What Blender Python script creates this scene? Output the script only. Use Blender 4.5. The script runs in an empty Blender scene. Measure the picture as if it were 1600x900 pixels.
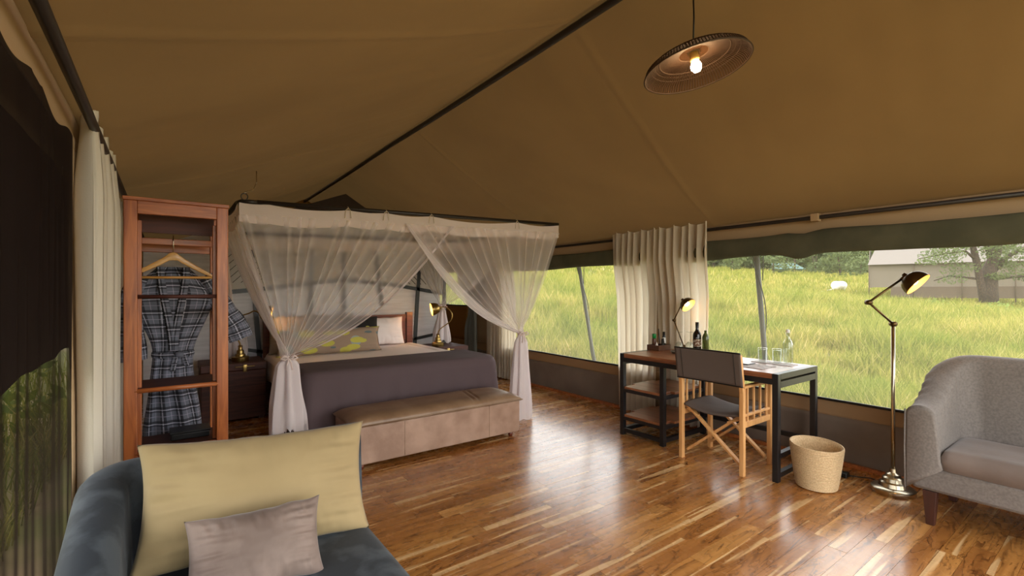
import bpy, bmesh, math, random
from mathutils import Vector, Matrix, noise as mnoise
import numpy as np
random.seed(7); np.random.seed(7)
S = bpy.context.scene
C = S.collection
PI = math.pi
# ------------------------------------------------------------------ camera, sky, light, exposure
YAW = math.radians(36.3)
cam_d = bpy.data.cameras.new('camera'); cam = bpy.data.objects.new('camera', cam_d); C.objects.link(cam)
cam.location = (0, 0, 1.35); cam.rotation_euler = (PI/2, 0, -YAW)
cam_d.sensor_width = 36; cam_d.lens = 735/1600*36; cam_d.shift_y = 5/1600; cam_d.clip_start = .03; cam_d.clip_end = 900
S.camera = cam
w = bpy.data.worlds.new('world'); S.world = w; w.use_nodes = True
nt = w.node_tree; bgn = nt.nodes['Background']
tc = nt.nodes.new('ShaderNodeTexCoord'); sp = nt.nodes.new('ShaderNodeSeparateXYZ'); cr = nt.nodes.new('ShaderNodeValToRGB')
nt.links.new(tc.outputs['Generated'], sp.inputs[0]); nt.links.new(sp.outputs['Z'], cr.inputs[0]); nt.links.new(cr.outputs[0], bgn.inputs[0])
cr.color_ramp.elements[0].position = 0; cr.color_ramp.elements[0].color = (.98, .96, .90, 1)
cr.color_ramp.elements[1].position = .7; cr.color_ramp.elements[1].color = (.90, .93, .97, 1)
bgn.inputs[1].default_value = 5.5
sun_d = bpy.data.lights.new('sun', 'SUN'); sun = bpy.data.objects.new('sun', sun_d); C.objects.link(sun)
sun_d.energy = 1.6; sun_d.angle = math.radians(40); sun_d.color = (1, .96, .88)
sun.rotation_euler = (math.radians(48), math.radians(-12), math.radians(-150))
S.view_settings.view_transform = 'Standard'; S.view_settings.look = 'None'
S.view_settings.exposure = 0.0; S.view_settings.gamma = 1
PENDANT_E, LAMP_E = 170.0, 110.0
# ------------------------------------------------------------------ materials
def srgb(r, g, b):
    f = lambda c: (c/255/12.92) if c/255 <= .04045 else ((c/255+.055)/1.055)**2.4
    return (f(r), f(g), f(b), 1)
def new_mat(name):
    m = bpy.data.materials.new(name); m.use_nodes = True
    return m, m.node_tree, m.node_tree.nodes['Principled BSDF']
def N(nt, t, **kw):
    n = nt.nodes.new(t)
    for k, v in kw.items(): setattr(n, k, v)
    return n
def mat(name, col, rough=.6, metal=0, col2=None, scale=8, detail=4, bump=0, bscale=60, stretch=(1,1,1), sheen=0, spec=.5, trans=0, lo=.35, hi=.65, coat=0, transl=0):
    m, nt, b = new_mat(name)
    b.inputs['Base Color'].default_value = col; b.inputs['Roughness'].default_value = rough; b.inputs['Metallic'].default_value = metal
    b.inputs['Specular IOR Level'].default_value = spec
    if sheen: b.inputs['Sheen Weight'].default_value = sheen; b.inputs['Sheen Roughness'].default_value = .4
    if coat: b.inputs['Coat Weight'].default_value = coat; b.inputs['Coat Roughness'].default_value = .15
    if trans: b.inputs['Transmission Weight'].default_value = trans; b.inputs['IOR'].default_value = 1.45
    tcn = N(nt, 'ShaderNodeTexCoord'); mp = N(nt, 'ShaderNodeMapping'); mp.inputs['Scale'].default_value = stretch
    nt.links.new(tcn.outputs['Object'], mp.inputs[0])
    if col2 is not None:
        nz = N(nt, 'ShaderNodeTexNoise'); nz.inputs['Scale'].default_value = scale; nz.inputs['Detail'].default_value = detail
        nt.links.new(mp.outputs[0], nz.inputs[0])
        rp = N(nt, 'ShaderNodeValToRGB'); rp.color_ramp.elements[0].position = lo; rp.color_ramp.elements[1].position = hi
        rp.color_ramp.elements[0].color = col; rp.color_ramp.elements[1].color = col2
        nt.links.new(nz.outputs[0], rp.inputs[0]); nt.links.new(rp.outputs[0], b.inputs['Base Color'])
    if bump:
        n2 = N(nt, 'ShaderNodeTexNoise'); n2.inputs['Scale'].default_value = bscale; n2.inputs['Detail'].default_value = 3
        nt.links.new(mp.outputs[0], n2.inputs[0])
        bp = N(nt, 'ShaderNodeBump'); bp.inputs['Strength'].default_value = bump; bp.inputs['Distance'].default_value = .01
        nt.links.new(n2.outputs[0], bp.inputs['Height']); nt.links.new(bp.outputs[0], b.inputs['Normal'])
    if transl:
        tl = N(nt, 'ShaderNodeBsdfTranslucent'); mx = N(nt, 'ShaderNodeMixShader'); mx.inputs[0].default_value = transl
        if col2 is not None: nt.links.new(rp.outputs[0], tl.inputs[0])
        else: tl.inputs[0].default_value = col
        nt.links.new(b.outputs[0], mx.inputs[1]); nt.links.new(tl.outputs[0], mx.inputs[2])
        nt.links.new(mx.outputs[0], nt.nodes['Material Output'].inputs[0])
    return m
def sheer(name, col, a, transl=.5, wave=0):
    """open weave cloth: the threads hide more at a grazing view, as the holes close up"""
    m, nt, b = new_mat(name); nt.nodes.remove(b)
    df = N(nt, 'ShaderNodeBsdfDiffuse'); df.inputs[0].default_value = col
    tl = N(nt, 'ShaderNodeBsdfTranslucent'); tl.inputs[0].default_value = col
    tr = N(nt, 'ShaderNodeBsdfTransparent')
    m1 = N(nt, 'ShaderNodeMixShader'); m1.inputs[0].default_value = transl
    nt.links.new(df.outputs[0], m1.inputs[1]); nt.links.new(tl.outputs[0], m1.inputs[2])
    g = N(nt, 'ShaderNodeNewGeometry'); dt = N(nt, 'ShaderNodeVectorMath', operation='DOT_PRODUCT')
    nt.links.new(g.outputs['Normal'], dt.inputs[0]); nt.links.new(g.outputs['Incoming'], dt.inputs[1])
    ab = N(nt, 'ShaderNodeMath', operation='ABSOLUTE'); nt.links.new(dt.outputs['Value'], ab.inputs[0])
    mxx = N(nt, 'ShaderNodeMath', operation='MAXIMUM'); mxx.inputs[1].default_value = .12; nt.links.new(ab.outputs[0], mxx.inputs[0])
    dv = N(nt, 'ShaderNodeMath', operation='DIVIDE'); dv.inputs[0].default_value = 1; nt.links.new(mxx.outputs[0], dv.inputs[1])
    pw = N(nt, 'ShaderNodeMath', operation='POWER'); pw.inputs[0].default_value = 1-a; nt.links.new(dv.outputs[0], pw.inputs[1])
    m2 = N(nt, 'ShaderNodeMixShader'); nt.links.new(pw.outputs[0], m2.inputs[0])
    nt.links.new(m1.outputs[0], m2.inputs[1]); nt.links.new(tr.outputs[0], m2.inputs[2])
    nt.links.new(m2.outputs[0], nt.nodes['Material Output'].inputs[0])
    return m
def emit(name, col, s):
    m, nt, b = new_mat(name); b.inputs['Base Color'].default_value = col
    b.inputs['Emission Color'].default_value = col; b.inputs['Emission Strength'].default_value = s
    return m
def wood(name, c1, c2, c3=None, axis=0, scale=1.0, rough=.45, coat=.2, perobj=0):
    m, nt, b = new_mat(name)
    b.inputs['Roughness'].default_value = rough; b.inputs['Coat Weight'].default_value = coat; b.inputs['Coat Roughness'].default_value = .25
    g = N(nt, 'ShaderNodeTexCoord'); mp = N(nt, 'ShaderNodeMapping')
    sc = [22*scale]*3; sc[axis] = 1.6*scale; mp.inputs['Scale'].default_value = sc
    nt.links.new(g.outputs['Object'], mp.inputs[0])
    nz = N(nt, 'ShaderNodeTexNoise'); nz.inputs['Scale'].default_value = 1.4; nz.inputs['Detail'].default_value = 5; nz.inputs['Distortion'].default_value = 1.2
    nt.links.new(mp.outputs[0], nz.inputs[0])
    rp = N(nt, 'ShaderNodeValToRGB'); e = rp.color_ramp.elements
    e[0].position = .3; e[0].color = c1; e[1].position = .7; e[1].color = c2
    if c3: x = e.new(.5); x.color = c3
    nt.links.new(nz.outputs[0], rp.inputs[0]); nt.links.new(rp.outputs[0], b.inputs['Base Color'])
    bp = N(nt, 'ShaderNodeBump'); bp.inputs['Strength'].default_value = .15; bp.inputs['Distance'].default_value = .003
    nt.links.new(nz.outputs[0], bp.inputs['Height']); nt.links.new(bp.outputs[0], b.inputs['Normal'])
    return m
def floor_wood():
    m, nt, b = new_mat('teak_floor'); L = nt.links.new
    geo = N(nt, 'ShaderNodeNewGeometry'); oi = N(nt, 'ShaderNodeObjectInfo')
    ad = N(nt, 'ShaderNodeMath', operation='ADD'); L(geo.outputs['Random Per Island'], ad.inputs[0]); L(oi.outputs['Random'], ad.inputs[1])
    fr = N(nt, 'ShaderNodeMath', operation='FRACT'); L(ad.outputs[0], fr.inputs[0])
    ml = N(nt, 'ShaderNodeVectorMath', operation='SCALE'); ml.inputs[0].default_value = (31, 57, 43); L(fr.outputs[0], ml.inputs['Scale'])
    va = N(nt, 'ShaderNodeVectorMath', operation='ADD'); L(geo.outputs['Position'], va.inputs[0]); L(ml.outputs[0], va.inputs[1])
    mp = N(nt, 'ShaderNodeMapping'); mp.inputs['Scale'].default_value = (1.5, 10, 5); L(va.outputs[0], mp.inputs[0])
    nz = N(nt, 'ShaderNodeTexNoise'); nz.inputs['Scale'].default_value = 1.2; nz.inputs['Detail'].default_value = 4; nz.inputs['Distortion'].default_value = 1.0; L(mp.outputs[0], nz.inputs[0])
    # dark growth-ring lines: thin contour bands of the same noise
    mm = N(nt, 'ShaderNodeMath', operation='MULTIPLY'); mm.inputs[1].default_value = 6; L(nz.outputs[0], mm.inputs[0])
    f2 = N(nt, 'ShaderNodeMath', operation='FRACT'); L(mm.outputs[0], f2.inputs[0])
    ring = N(nt, 'ShaderNodeValToRGB'); L(f2.outputs[0], ring.inputs[0])
    ring.color_ramp.elements[0].position = 0; ring.color_ramp.elements[0].color = (1, 1, 1, 1)
    ring.color_ramp.elements[1].position = 1; ring.color_ramp.elements[1].color = (.22, .16, .12, 1)
    e = ring.color_ramp.elements.new(.76); e.color = (.9, .88, .85, 1)
    base = N(nt, 'ShaderNodeValToRGB'); L(fr.outputs[0], base.inputs[0]); base.color_ramp.interpolation = 'LINEAR'
    el = base.color_ramp.elements; el[0].position = 0; el[0].color = srgb(170, 112, 56); el[1].position = 1; el[1].color = srgb(214, 156, 90)
    for p, c in ((.25, (190, 128, 66)), (.5, (178, 118, 60)), (.75, (198, 138, 72)), (.95, (208, 150, 84))): x = el.new(p); x.color = srgb(*c)
    mul = N(nt, 'ShaderNodeMix', data_type='RGBA', blend_type='MULTIPLY'); mul.inputs[0].default_value = .85
    L(base.outputs[0], mul.inputs['A']); L(ring.outputs[0], mul.inputs['B'])
    # pale sapwood streaks along some boards
    mp3 = N(nt, 'ShaderNodeMapping'); mp3.inputs['Scale'].default_value = (.75, 15, 3); L(va.outputs[0], mp3.inputs[0])
    n3 = N(nt, 'ShaderNodeTexNoise'); n3.inputs['Scale'].default_value = .9; n3.inputs['Detail'].default_value = 2; L(mp3.outputs[0], n3.inputs[0])
    r3 = N(nt, 'ShaderNodeValToRGB'); r3.color_ramp.elements[0].position = .60; r3.color_ramp.elements[1].position = .625; L(n3.outputs[0], r3.inputs[0])
    mix = N(nt, 'ShaderNodeMix', data_type='RGBA'); L(r3.outputs[0], mix.inputs[0]); L(mul.outputs['Result'], mix.inputs['A']); mix.inputs['B'].default_value = srgb(234, 192, 136)
    mp4 = N(nt, 'ShaderNodeMapping'); mp4.inputs['Scale'].default_value = (1.5, 34, 5); L(va.outputs[0], mp4.inputs[0])
    n4 = N(nt, 'ShaderNodeTexNoise'); n4.inputs['Scale'].default_value = 1; n4.inputs['Detail'].default_value = 3; L(mp4.outputs[0], n4.inputs[0])
    r4 = N(nt, 'ShaderNodeValToRGB'); r4.color_ramp.elements[0].position = .35; r4.color_ramp.elements[0].color = (.62, .56, .5, 1); r4.color_ramp.elements[1].position = .6; L(n4.outputs[0], r4.inputs[0])
    mx4 = N(nt, 'ShaderNodeMix', data_type='RGBA', blend_type='MULTIPLY'); mx4.inputs[0].default_value = .8; L(mix.outputs['Result'], mx4.inputs['A']); L(r4.outputs[0], mx4.inputs['B'])
    L(mx4.outputs['Result'], b.inputs['Base Color'])
    rn = N(nt, 'ShaderNodeTexNoise'); rn.inputs['Scale'].default_value = 14; L(geo.outputs['Position'], rn.inputs[0])
    mr = N(nt, 'ShaderNodeMapRange'); mr.inputs['To Min'].default_value = .2; mr.inputs['To Max'].default_value = .34; L(rn.outputs[0], mr.inputs[0]); L(mr.outputs[0], b.inputs['Roughness'])
    bp = N(nt, 'ShaderNodeBump'); bp.inputs['Strength'].default_value = .04; bp.inputs['Distance'].default_value = .001; L(nz.outputs[0], bp.inputs['Height']); L(bp.outputs[0], b.inputs['Normal'])
    b.inputs['Coat Weight'].default_value = .35; b.inputs['Coat Roughness'].default_value = .16
    return m
def plaid():
    m, nt, b = new_mat('plaid_cotton'); L = nt.links.new
    uv = N(nt, 'ShaderNodeUVMap'); s = N(nt, 'ShaderNodeSeparateXYZ'); L(uv.outputs[0], s.inputs[0])
    def band(axis, period, centre, half):
        a = N(nt, 'ShaderNodeMath', operation='MULTIPLY'); a.inputs[1].default_value = 1/period; L(s.outputs[axis], a.inputs[0])
        f = N(nt, 'ShaderNodeMath', operation='FRACT'); L(a.outputs[0], f.inputs[0])
        c = N(nt, 'ShaderNodeMath', operation='COMPARE'); c.inputs[1].default_value = centre; c.inputs[2].default_value = half; L(f.outputs[0], c.inputs[0])
        return c.outputs[0]
    def mixin(prev, fac, col, amt):
        k = N(nt, 'ShaderNodeMath', operation='MULTIPLY'); k.inputs[1].default_value = amt; L(fac, k.inputs[0])
        x = N(nt, 'ShaderNodeMix', data_type='RGBA'); L(k.outputs[0], x.inputs[0])
        if isinstance(prev, tuple): x.inputs['A'].default_value = prev
        else: L(prev, x.inputs['A'])
        x.inputs['B'].default_value = col
        return x.outputs['Result']
    col = srgb(104, 108, 122)
    P = .085
    for ax in ('X', 'Y'):
        col = mixin(col, band(ax, P, .25, .09), srgb(14, 14, 22), .75)
        col = mixin(col, band(ax, P, .5, .04), srgb(14, 14, 22), .75)
        col = mixin(col, band(ax, P, .38, .022), srgb(205, 205, 220), .7)
        col = mixin(col, band(ax, P, .85, .02), srgb(170, 165, 185), .6)
    L(col, b.inputs['Base Color']); b.inputs['Roughness'].default_value = .85
    return m
def leaf_print(name, base, leaves, scale=7):
    m, nt, b = new_mat(name); L = nt.links.new
    t = N(nt, 'ShaderNodeTexCoord'); col = None
    for k, (c, th, off, st) in enumerate(leaves):
        mp = N(nt, 'ShaderNodeMapping'); mp.inputs['Location'].default_value = off; mp.inputs['Scale'].default_value = st; mp.inputs['Rotation'].default_value = (0, .5+k*.9, 0)
        L(t.outputs['Object'], mp.inputs[0])
        v = N(nt, 'ShaderNodeTexVoronoi'); v.inputs['Scale'].default_value = scale; L(mp.outputs[0], v.inputs['Vector'])
        q = N(nt, 'ShaderNodeMath', operation='LESS_THAN'); q.inputs[1].default_value = th; L(v.outputs['Distance'], q.inputs[0])
        x = N(nt, 'ShaderNodeMix', data_type='RGBA'); L(q.outputs[0], x.inputs[0])
        if col is None: x.inputs['A'].default_value = base
        else: L(col, x.inputs['A'])
        x.inputs['B'].default_value = c; col = x.outputs['Result']
    L(col, b.inputs['Base Color']); b.inputs['Roughness'].default_value = .9
    return m
M = dict(
 roof=mat('tan_canvas', srgb(120, 92, 54), .9, col2=srgb(126, 97, 57), scale=1.5, bump=.06, bscale=9, transl=.05),
 cream=mat('cream_canvas', srgb(170, 142, 108), .9, bump=.1, bscale=90),
 tanband=mat('tan_band_canvas', srgb(150, 120, 86), .9, bump=.1, bscale=90),
 mud=mat('grey_brown_canvas', srgb(112, 98, 86), .9, col2=srgb(124, 110, 98), scale=3, bump=.15, bscale=30),
 ochre=mat('ochre_canvas', srgb(150, 108, 56), .9, bump=.1),
 dark=mat('dark_canvas', srgb(58, 46, 40), .95, bump=.1),
 darkgreen=mat('green_canvas_roll', srgb(70, 70, 52), .9, col2=srgb(84, 82, 62), scale=5, bump=.25, bscale=14),
 dark_sheet=mat('added_black_cloth', srgb(30, 25, 24), .95),
 pole=mat('dark_pole', srgb(40, 33, 30), .45),
 black=mat('black_steel', srgb(24, 24, 26), .38, spec=.5, bump=.05),
 blackplastic=mat('black_plastic', srgb(16, 16, 16), .4),
 curtain=mat('cream_curtain', srgb(232, 222, 204), .9, transl=.55, bump=.1, bscale=200),
 curtainL=mat('cream_curtain_lining', srgb(214, 206, 192), .9, transl=.2, bump=.1, bscale=200),
 netband=mat('net_cotton_band', srgb(240, 226, 220), .9, transl=.35, bump=.1),
 net=sheer('mosquito_net', srgb(252, 243, 242), .28),
 nettail=sheer('mosquito_net_gathered', srgb(246, 238, 238), .7, .35),
 mesh=sheer('window_mesh', srgb(190, 190, 176), .15, .5),
 darkmesh=sheer('dark_mesh', srgb(44, 36, 34), .33, .2),
 cord=mat('cotton_cord', srgb(205, 190, 165), .9),
 teak=wood('red_teak', srgb(136, 68, 30), srgb(196, 114, 56), axis=2, rough=.4),
 teakx=wood('red_teak_rail', srgb(134, 68, 32), srgb(192, 114, 60), axis=0, rough=.4),
 maho=wood('mahogany', srgb(58, 26, 20), srgb(84, 40, 28), axis=0, rough=.6, coat=0),
 desk=wood('desk_board', srgb(112, 66, 40), srgb(164, 104, 66), axis=1, rough=.35, coat=.3),
 trunk=wood('dark_trunk_wood', srgb(56, 26, 20), srgb(90, 48, 36), axis=0, rough=.6, coat=0),
 headb=wood('headboard_wood', srgb(80, 34, 18), srgb(120, 58, 32), axis=0, rough=.4),
 pine=wood('pale_folding_chair_wood', srgb(196, 140, 82), srgb(224, 172, 112), axis=2, rough=.5, coat=.1),
 hanger=wood('hanger_wood', srgb(196, 142, 70), srgb(222, 172, 98), axis=0, rough=.35, coat=.4),
 legw=wood('dark_leg_wood', srgb(50, 22, 14), srgb(74, 36, 24), axis=2),
 leather=mat('brown_leather', srgb(146, 116, 97), .42, col2=srgb(174, 143, 123), scale=6, detail=6, bump=.12, bscale=45),
 leathertop=mat('brown_leather_lid', srgb(122, 94, 70), .36, col2=srgb(146, 118, 92), scale=6, detail=6, bump=.1, bscale=45),
 throw=mat('charcoal_blanket', srgb(90, 75, 78), .95, bump=.15, bscale=300),
 sheet=mat('white_sheet', srgb(246, 234, 230), .9, bump=.12, bscale=5),
 pillow=mat('white_pillow', srgb(236, 226, 224), .9, bump=.2, bscale=7),
 greyp=mat('grey_pillow', srgb(120, 112, 106), .9),
 velvet=mat('blue_grey_velvet', srgb(42, 49, 57), .75, col2=srgb(70, 78, 86), scale=7, detail=6, sheen=.08, bump=.1, bscale=20, lo=.47, hi=.58),
 greyv=mat('grey_chenille', srgb(106, 99, 94), .85, col2=srgb(122, 114, 108), scale=90, sheen=.1, bump=.15, bscale=120),
 greyseat=mat('grey_brown_seat_cloth', srgb(108, 94, 86), .8, col2=srgb(122, 108, 100), scale=5, sheen=.25, bump=.15, bscale=16),
 olive=mat('olive_cushion', srgb(156, 136, 98), .85, col2=srgb(164, 144, 105), scale=5, bump=.12, bscale=10, sheen=.1),
 taupe=mat('taupe_velvet', srgb(112, 95, 87), .7, col2=srgb(136, 118, 109), scale=6, detail=5, sheen=.2, bump=.25, bscale=12, lo=.4, hi=.6),
 canvasseat=mat('charcoal_canvas', srgb(96, 84, 78), .9, bump=.1, bscale=200),
 brass=mat('antique_brass', srgb(176, 150, 92), .3, 1, col2=srgb(150, 124, 72), scale=20),
 brassd=mat('dark_bronze', srgb(96, 76, 48), .35, 1),
 goldin=mat('gold_shade_lining', srgb(240, 200, 120), .5, .2),
 nickel=mat('satin_nickel', srgb(190, 178, 155), .25, 1),
 glass=mat('clear_glass', (1, 1, 1, 1), 0, trans=1),
 greenglass=mat('dark_bottle_glass', srgb(20, 14, 10), .08, spec=.6),
 oliveglass=mat('olive_bottle_glass', srgb(90, 100, 50), .08, trans=.5),
 label=mat('bottle_label', srgb(120, 84, 60), .7, col2=srgb(200, 190, 170), scale=60, lo=.5, hi=.55),
 greencap=mat('green_cap', srgb(20, 130, 60), .4),
 paper=mat('paper', srgb(200, 190, 185), .8, col2=srgb(120, 116, 116), scale=30, lo=.5, hi=.7),
 white=mat('white_plastic', srgb(230, 228, 224), .5),
 darkplate=mat('dark_ceramic', srgb(40, 40, 44), .3),
 brownbox=wood('brown_box', srgb(70, 40, 26), srgb(100, 62, 42), axis=1),
 screen=mat('grey_white_partition_cloth', srgb(212, 211, 214), .9, col2=srgb(230, 229, 232), scale=3, stretch=(1, 1, 9), bump=.2, bscale=12, transl=.2),
 screentop=mat('grey_slatted_cloth', srgb(206, 200, 192), .9, transl=.2),
 slat=mat('lattice_cord', srgb(62, 56, 52), .8),
 bark=mat('bark', srgb(74, 58, 48), .95, col2=srgb(52, 40, 34), scale=12, bump=.6, bscale=20),
 leaf=mat('acacia_leaf', srgb(98, 108, 58), .8, col2=srgb(74, 88, 46), scale=.7, transl=.35),
 leafd=mat('far_tree_leaf', srgb(98, 108, 62), .9, col2=srgb(76, 90, 54), scale=.3, transl=.3),
 bush=mat('bush_leaf', srgb(128, 142, 58), .8, col2=srgb(98, 118, 46), scale=2, transl=.4),
 tentwall=mat('grey_tent_canvas', srgb(112, 102, 88), .9), tentroof=mat('pale_tent_roof', srgb(112, 104, 96), .9),
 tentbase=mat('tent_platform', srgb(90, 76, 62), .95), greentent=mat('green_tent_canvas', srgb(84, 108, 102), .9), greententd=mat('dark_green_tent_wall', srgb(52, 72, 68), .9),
 floor=floor_wood(), plaid=plaid(),
 strap=mat('tan_strap', srgb(150, 110, 60), .8), greycurt=mat('grey_green_curtain', srgb(104, 104, 96), .9),
 basket=None,
)
M['leafprint'] = leaf_print('leaf_print_cotton', srgb(150, 128, 108), [(srgb(150, 160, 158), .3, (7, 4, 1), (1, 1, 1)), (srgb(186, 178, 78), .36, (0, 0, 0), (1, 1, 2.4)), (srgb(96, 108, 110), .26, (3.3, 1, 2), (1, 1, 2.6))], 4.2)
M['blackprint'] = leaf_print('black_print_cotton', srgb(30, 26, 24), [(srgb(200, 196, 190), .12, (0, 2, 0), (1, 1, 5)), (srgb(186, 178, 78), .16, (3, 1, 2), (1, 1, 2))])
M['basket'] = mat('woven_palm', srgb(216, 188, 146), .85, col2=srgb(188, 158, 118), scale=160, stretch=(1, 1, .5))
m, nt_, b_ = new_mat('woven_lamp_cane')   # fine open weave of dark cane
b_.inputs['Base Color'].default_value = srgb(58, 40, 26); b_.inputs['Roughness'].default_value = .7
M['cane'] = m
M['canesheer'] = sheer('cane_weave', srgb(58, 40, 27), .66, .12)
mg_, ng_, bb_ = new_mat('thin_clear_glass'); ng_.nodes.remove(bb_)
tr_ = N(ng_, 'ShaderNodeBsdfTransparent'); tr_.inputs[0].default_value = (.93, .95, .94, 1); gl_ = N(ng_, 'ShaderNodeBsdfGlossy'); gl_.inputs['Roughness'].default_value = .02
mx_ = N(ng_, 'ShaderNodeMixShader'); gg_ = N(ng_, 'ShaderNodeNewGeometry'); dd_ = N(ng_, 'ShaderNodeVectorMath', operation='DOT_PRODUCT'); ng_.links.new(gg_.outputs['Normal'], dd_.inputs[0]); ng_.links.new(gg_.outputs['Incoming'], dd_.inputs[1])
prev_ = dd_.outputs['Value']
for op_, v0, v1 in (('ABSOLUTE', None, None), ('SUBTRACT', 1, None), ('POWER', None, 3), ('MULTIPLY_ADD', None, .8)):
    q_ = N(ng_, 'ShaderNodeMath', operation=op_); ng_.links.new(prev_, q_.inputs[1 if v0 is not None else 0])
    if v0 is not None: q_.inputs[0].default_value = v0
    if v1 is not None: q_.inputs[1].default_value = v1
    if op_ == 'MULTIPLY_ADD': q_.inputs[2].default_value = .05
    prev_ = q_.outputs[0]
ng_.links.new(prev_, mx_.inputs[0]); ng_.links.new(tr_.outputs[0], mx_.inputs[1]); ng_.links.new(gl_.outputs[0], mx_.inputs[2]); ng_.links.new(mx_.outputs[0], ng_.nodes['Material Output'].inputs[0])
M['glass'] = mg_
# ------------------------------------------------------------------ helpers
ORG = {}
def mk(name, bm, material, parent=None, smooth=True, kind=None, sub=0, bevel=0, solid=0):
    me = bpy.data.meshes.new(name); 
    bmesh.ops.recalc_face_normals(bm, faces=bm.faces[:])
    bm.to_mesh(me); bm.free(); me.materials.append(material)
    o = bpy.data.objects.new(name, me); C.objects.link(o)
    if smooth:
        me.polygons.foreach_set('use_smooth', [True]*len(me.polygons))
        if smooth == 'auto': me.set_sharp_from_angle(angle=math.radians(35))
    if parent is not None:
        o.parent = parent; off = ORG.get(parent.name)
        if off is not None: me.transform(Matrix.Translation(-off)); ORG[o.name] = off
    if kind: o['kind'] = kind
    if solid: s_ = o.modifiers.new('s', 'SOLIDIFY'); s_.thickness = solid; s_.offset = 0
    if bevel: b_ = o.modifiers.new('b', 'BEVEL'); b_.width = bevel; b_.segments = 2; b_.limit_method = 'ANGLE'
    if sub: m_ = o.modifiers.new('ss', 'SUBSURF'); m_.levels = m_.render_levels = sub
    return o
def thing(name, label, cat, loc=(0, 0, 0), rotz=0, group=None, local=False):
    o = bpy.data.objects.new(name, None); C.objects.link(o); o.empty_display_size = .1
    o.location = loc; o.rotation_euler = (0, 0, rotz); o['label'] = label; o['category'] = cat
    if group: o['group'] = group
    if not local: ORG[o.name] = Vector(loc)
    return o
def tag(o, label, cat, group=None):
    o['label'] = label; o['category'] = cat
    if group: o['group'] = group
    return o
def B(): return bmesh.new()
def box(bm, x0, x1, y0, y1, z0, z1):
    v = [bm.verts.new((x, y, z)) for x in (x0, x1) for y in (y0, y1) for z in (z0, z1)]
    for f in ((0,1,3,2), (4,6,7,5), (0,4,5,1), (2,3,7,6), (0,2,6,4), (1,5,7,3)): bm.faces.new([v[i] for i in f])
    return bm
def bar(bm, p, q, w, h, up=(0, 0, 1)):
    p = Vector(p); q = Vector(q); d = (q-p).normalized(); s = d.cross(Vector(up))
    if s.length < 1e-4: s = d.cross(Vector((0, 1, 0)))
    s.normalize(); u = s.cross(d)
    v = [bm.verts.new(c + s*a*w/2 + u*b*h/2) for c in (p, q) for a, b in ((-1,-1), (1,-1), (1,1), (-1,1))]
    for f in ((0,1,2,3), (7,6,5,4), (0,4,5,1), (1,5,6,2), (2,6,7,3), (3,7,4,0)): bm.faces.new([v[i] for i in f])
    return bm
def tube(bm, pts, r, seg=10, cap=True):
    pts = [Vector(p) for p in pts]; n = len(pts); rs = r if isinstance(r, (list, tuple)) else [r]*n
    rings = []; prev = None
    for i, p in enumerate(pts):
        d = (pts[min(i+1, n-1)] - pts[max(i-1, 0)])
        d = d.normalized() if d.length > 1e-9 else Vector((0, 0, 1))
        if prev is None:
            a = Vector((0, 0, 1)) if abs(d.z) < .9 else Vector((1, 0, 0)); s = d.cross(a).normalized()
        else:
            s = (prev - d*prev.dot(d)); s = s.normalized() if s.length > 1e-6 else d.orthogonal().normalized()
        prev = s; u = d.cross(s)
        rings.append([bm.verts.new(p + (s*math.cos(2*PI*k/seg) + u*math.sin(2*PI*k/seg))*rs[i]) for k in range(seg)])
    for a, b in zip(rings, rings[1:]):
        for k in range(seg): bm.faces.new((a[k], a[(k+1) % seg], b[(k+1) % seg], b[k]))
    if cap: bm.faces.new(rings[0][::-1]); bm.faces.new(rings[-1])
    return bm
def lathe(bm, prof, seg=32, c=(0, 0, 0), rot=None):
    c = Vector(c); rings = []
    for r, z in prof:
        if r < 1e-5: rings.append([bm.verts.new(c + (rot @ Vector((0, 0, z)) if rot else Vector((0, 0, z))))])
        else:
            ring = []
            for k in range(seg):
                p = Vector((r*math.cos(2*PI*k/seg), r*math.sin(2*PI*k/seg), z)); ring.append(bm.verts.new(c + (rot @ p if rot else p)))
            rings.append(ring)
    for a, b in zip(rings, rings[1:]):
        for k in range(seg):
            k2 = (k+1) % seg
            if len(a) == 1 and len(b) == 1: continue
            if len(a) == 1: bm.faces.new((a[0], b[k2], b[k]))
            elif len(b) == 1: bm.faces.new((a[k], a[k2], b[0]))
            else: bm.faces.new((a[k], a[k2], b[k2], b[k]))
    return bm
def grid(bm, fn, nu, nv, uvfn=None, wrap=False):
    vs = [[bm.verts.new(fn(i/nu, j/nv)) for j in range(nv+1)] for i in range(nu + (0 if wrap else 1))]
    uvl = bm.loops.layers.uv.verify() if uvfn else None
    n = len(vs)
    for i in range(nu):
        for j in range(nv):
            f = bm.faces.new((vs[i][j], vs[(i+1) % n][j], vs[(i+1) % n][j+1], vs[i][j+1]))
            if uvfn:
                for lp, (a, b) in zip(f.loops, ((i, j), (i+1, j), (i+1, j+1), (i, j+1))): lp[uvl].uv = uvfn(a/nu, b/nv)
    return bm
def sm(t): t = max(0, min(1, t)); return t*t*(3-2*t)
def nz(*p): return mnoise.noise(Vector(p if len(p) == 3 else (*p, 0)))
def lerp(a, b, t): return a + (b-a)*t
# ------------------------------------------------------------------ the setting
WX, LX, RX, RZ, EZ = 4.25, -.27, 2.0, 3.0, 1.96
Y0, Y1 = -1.0, 9.0
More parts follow.
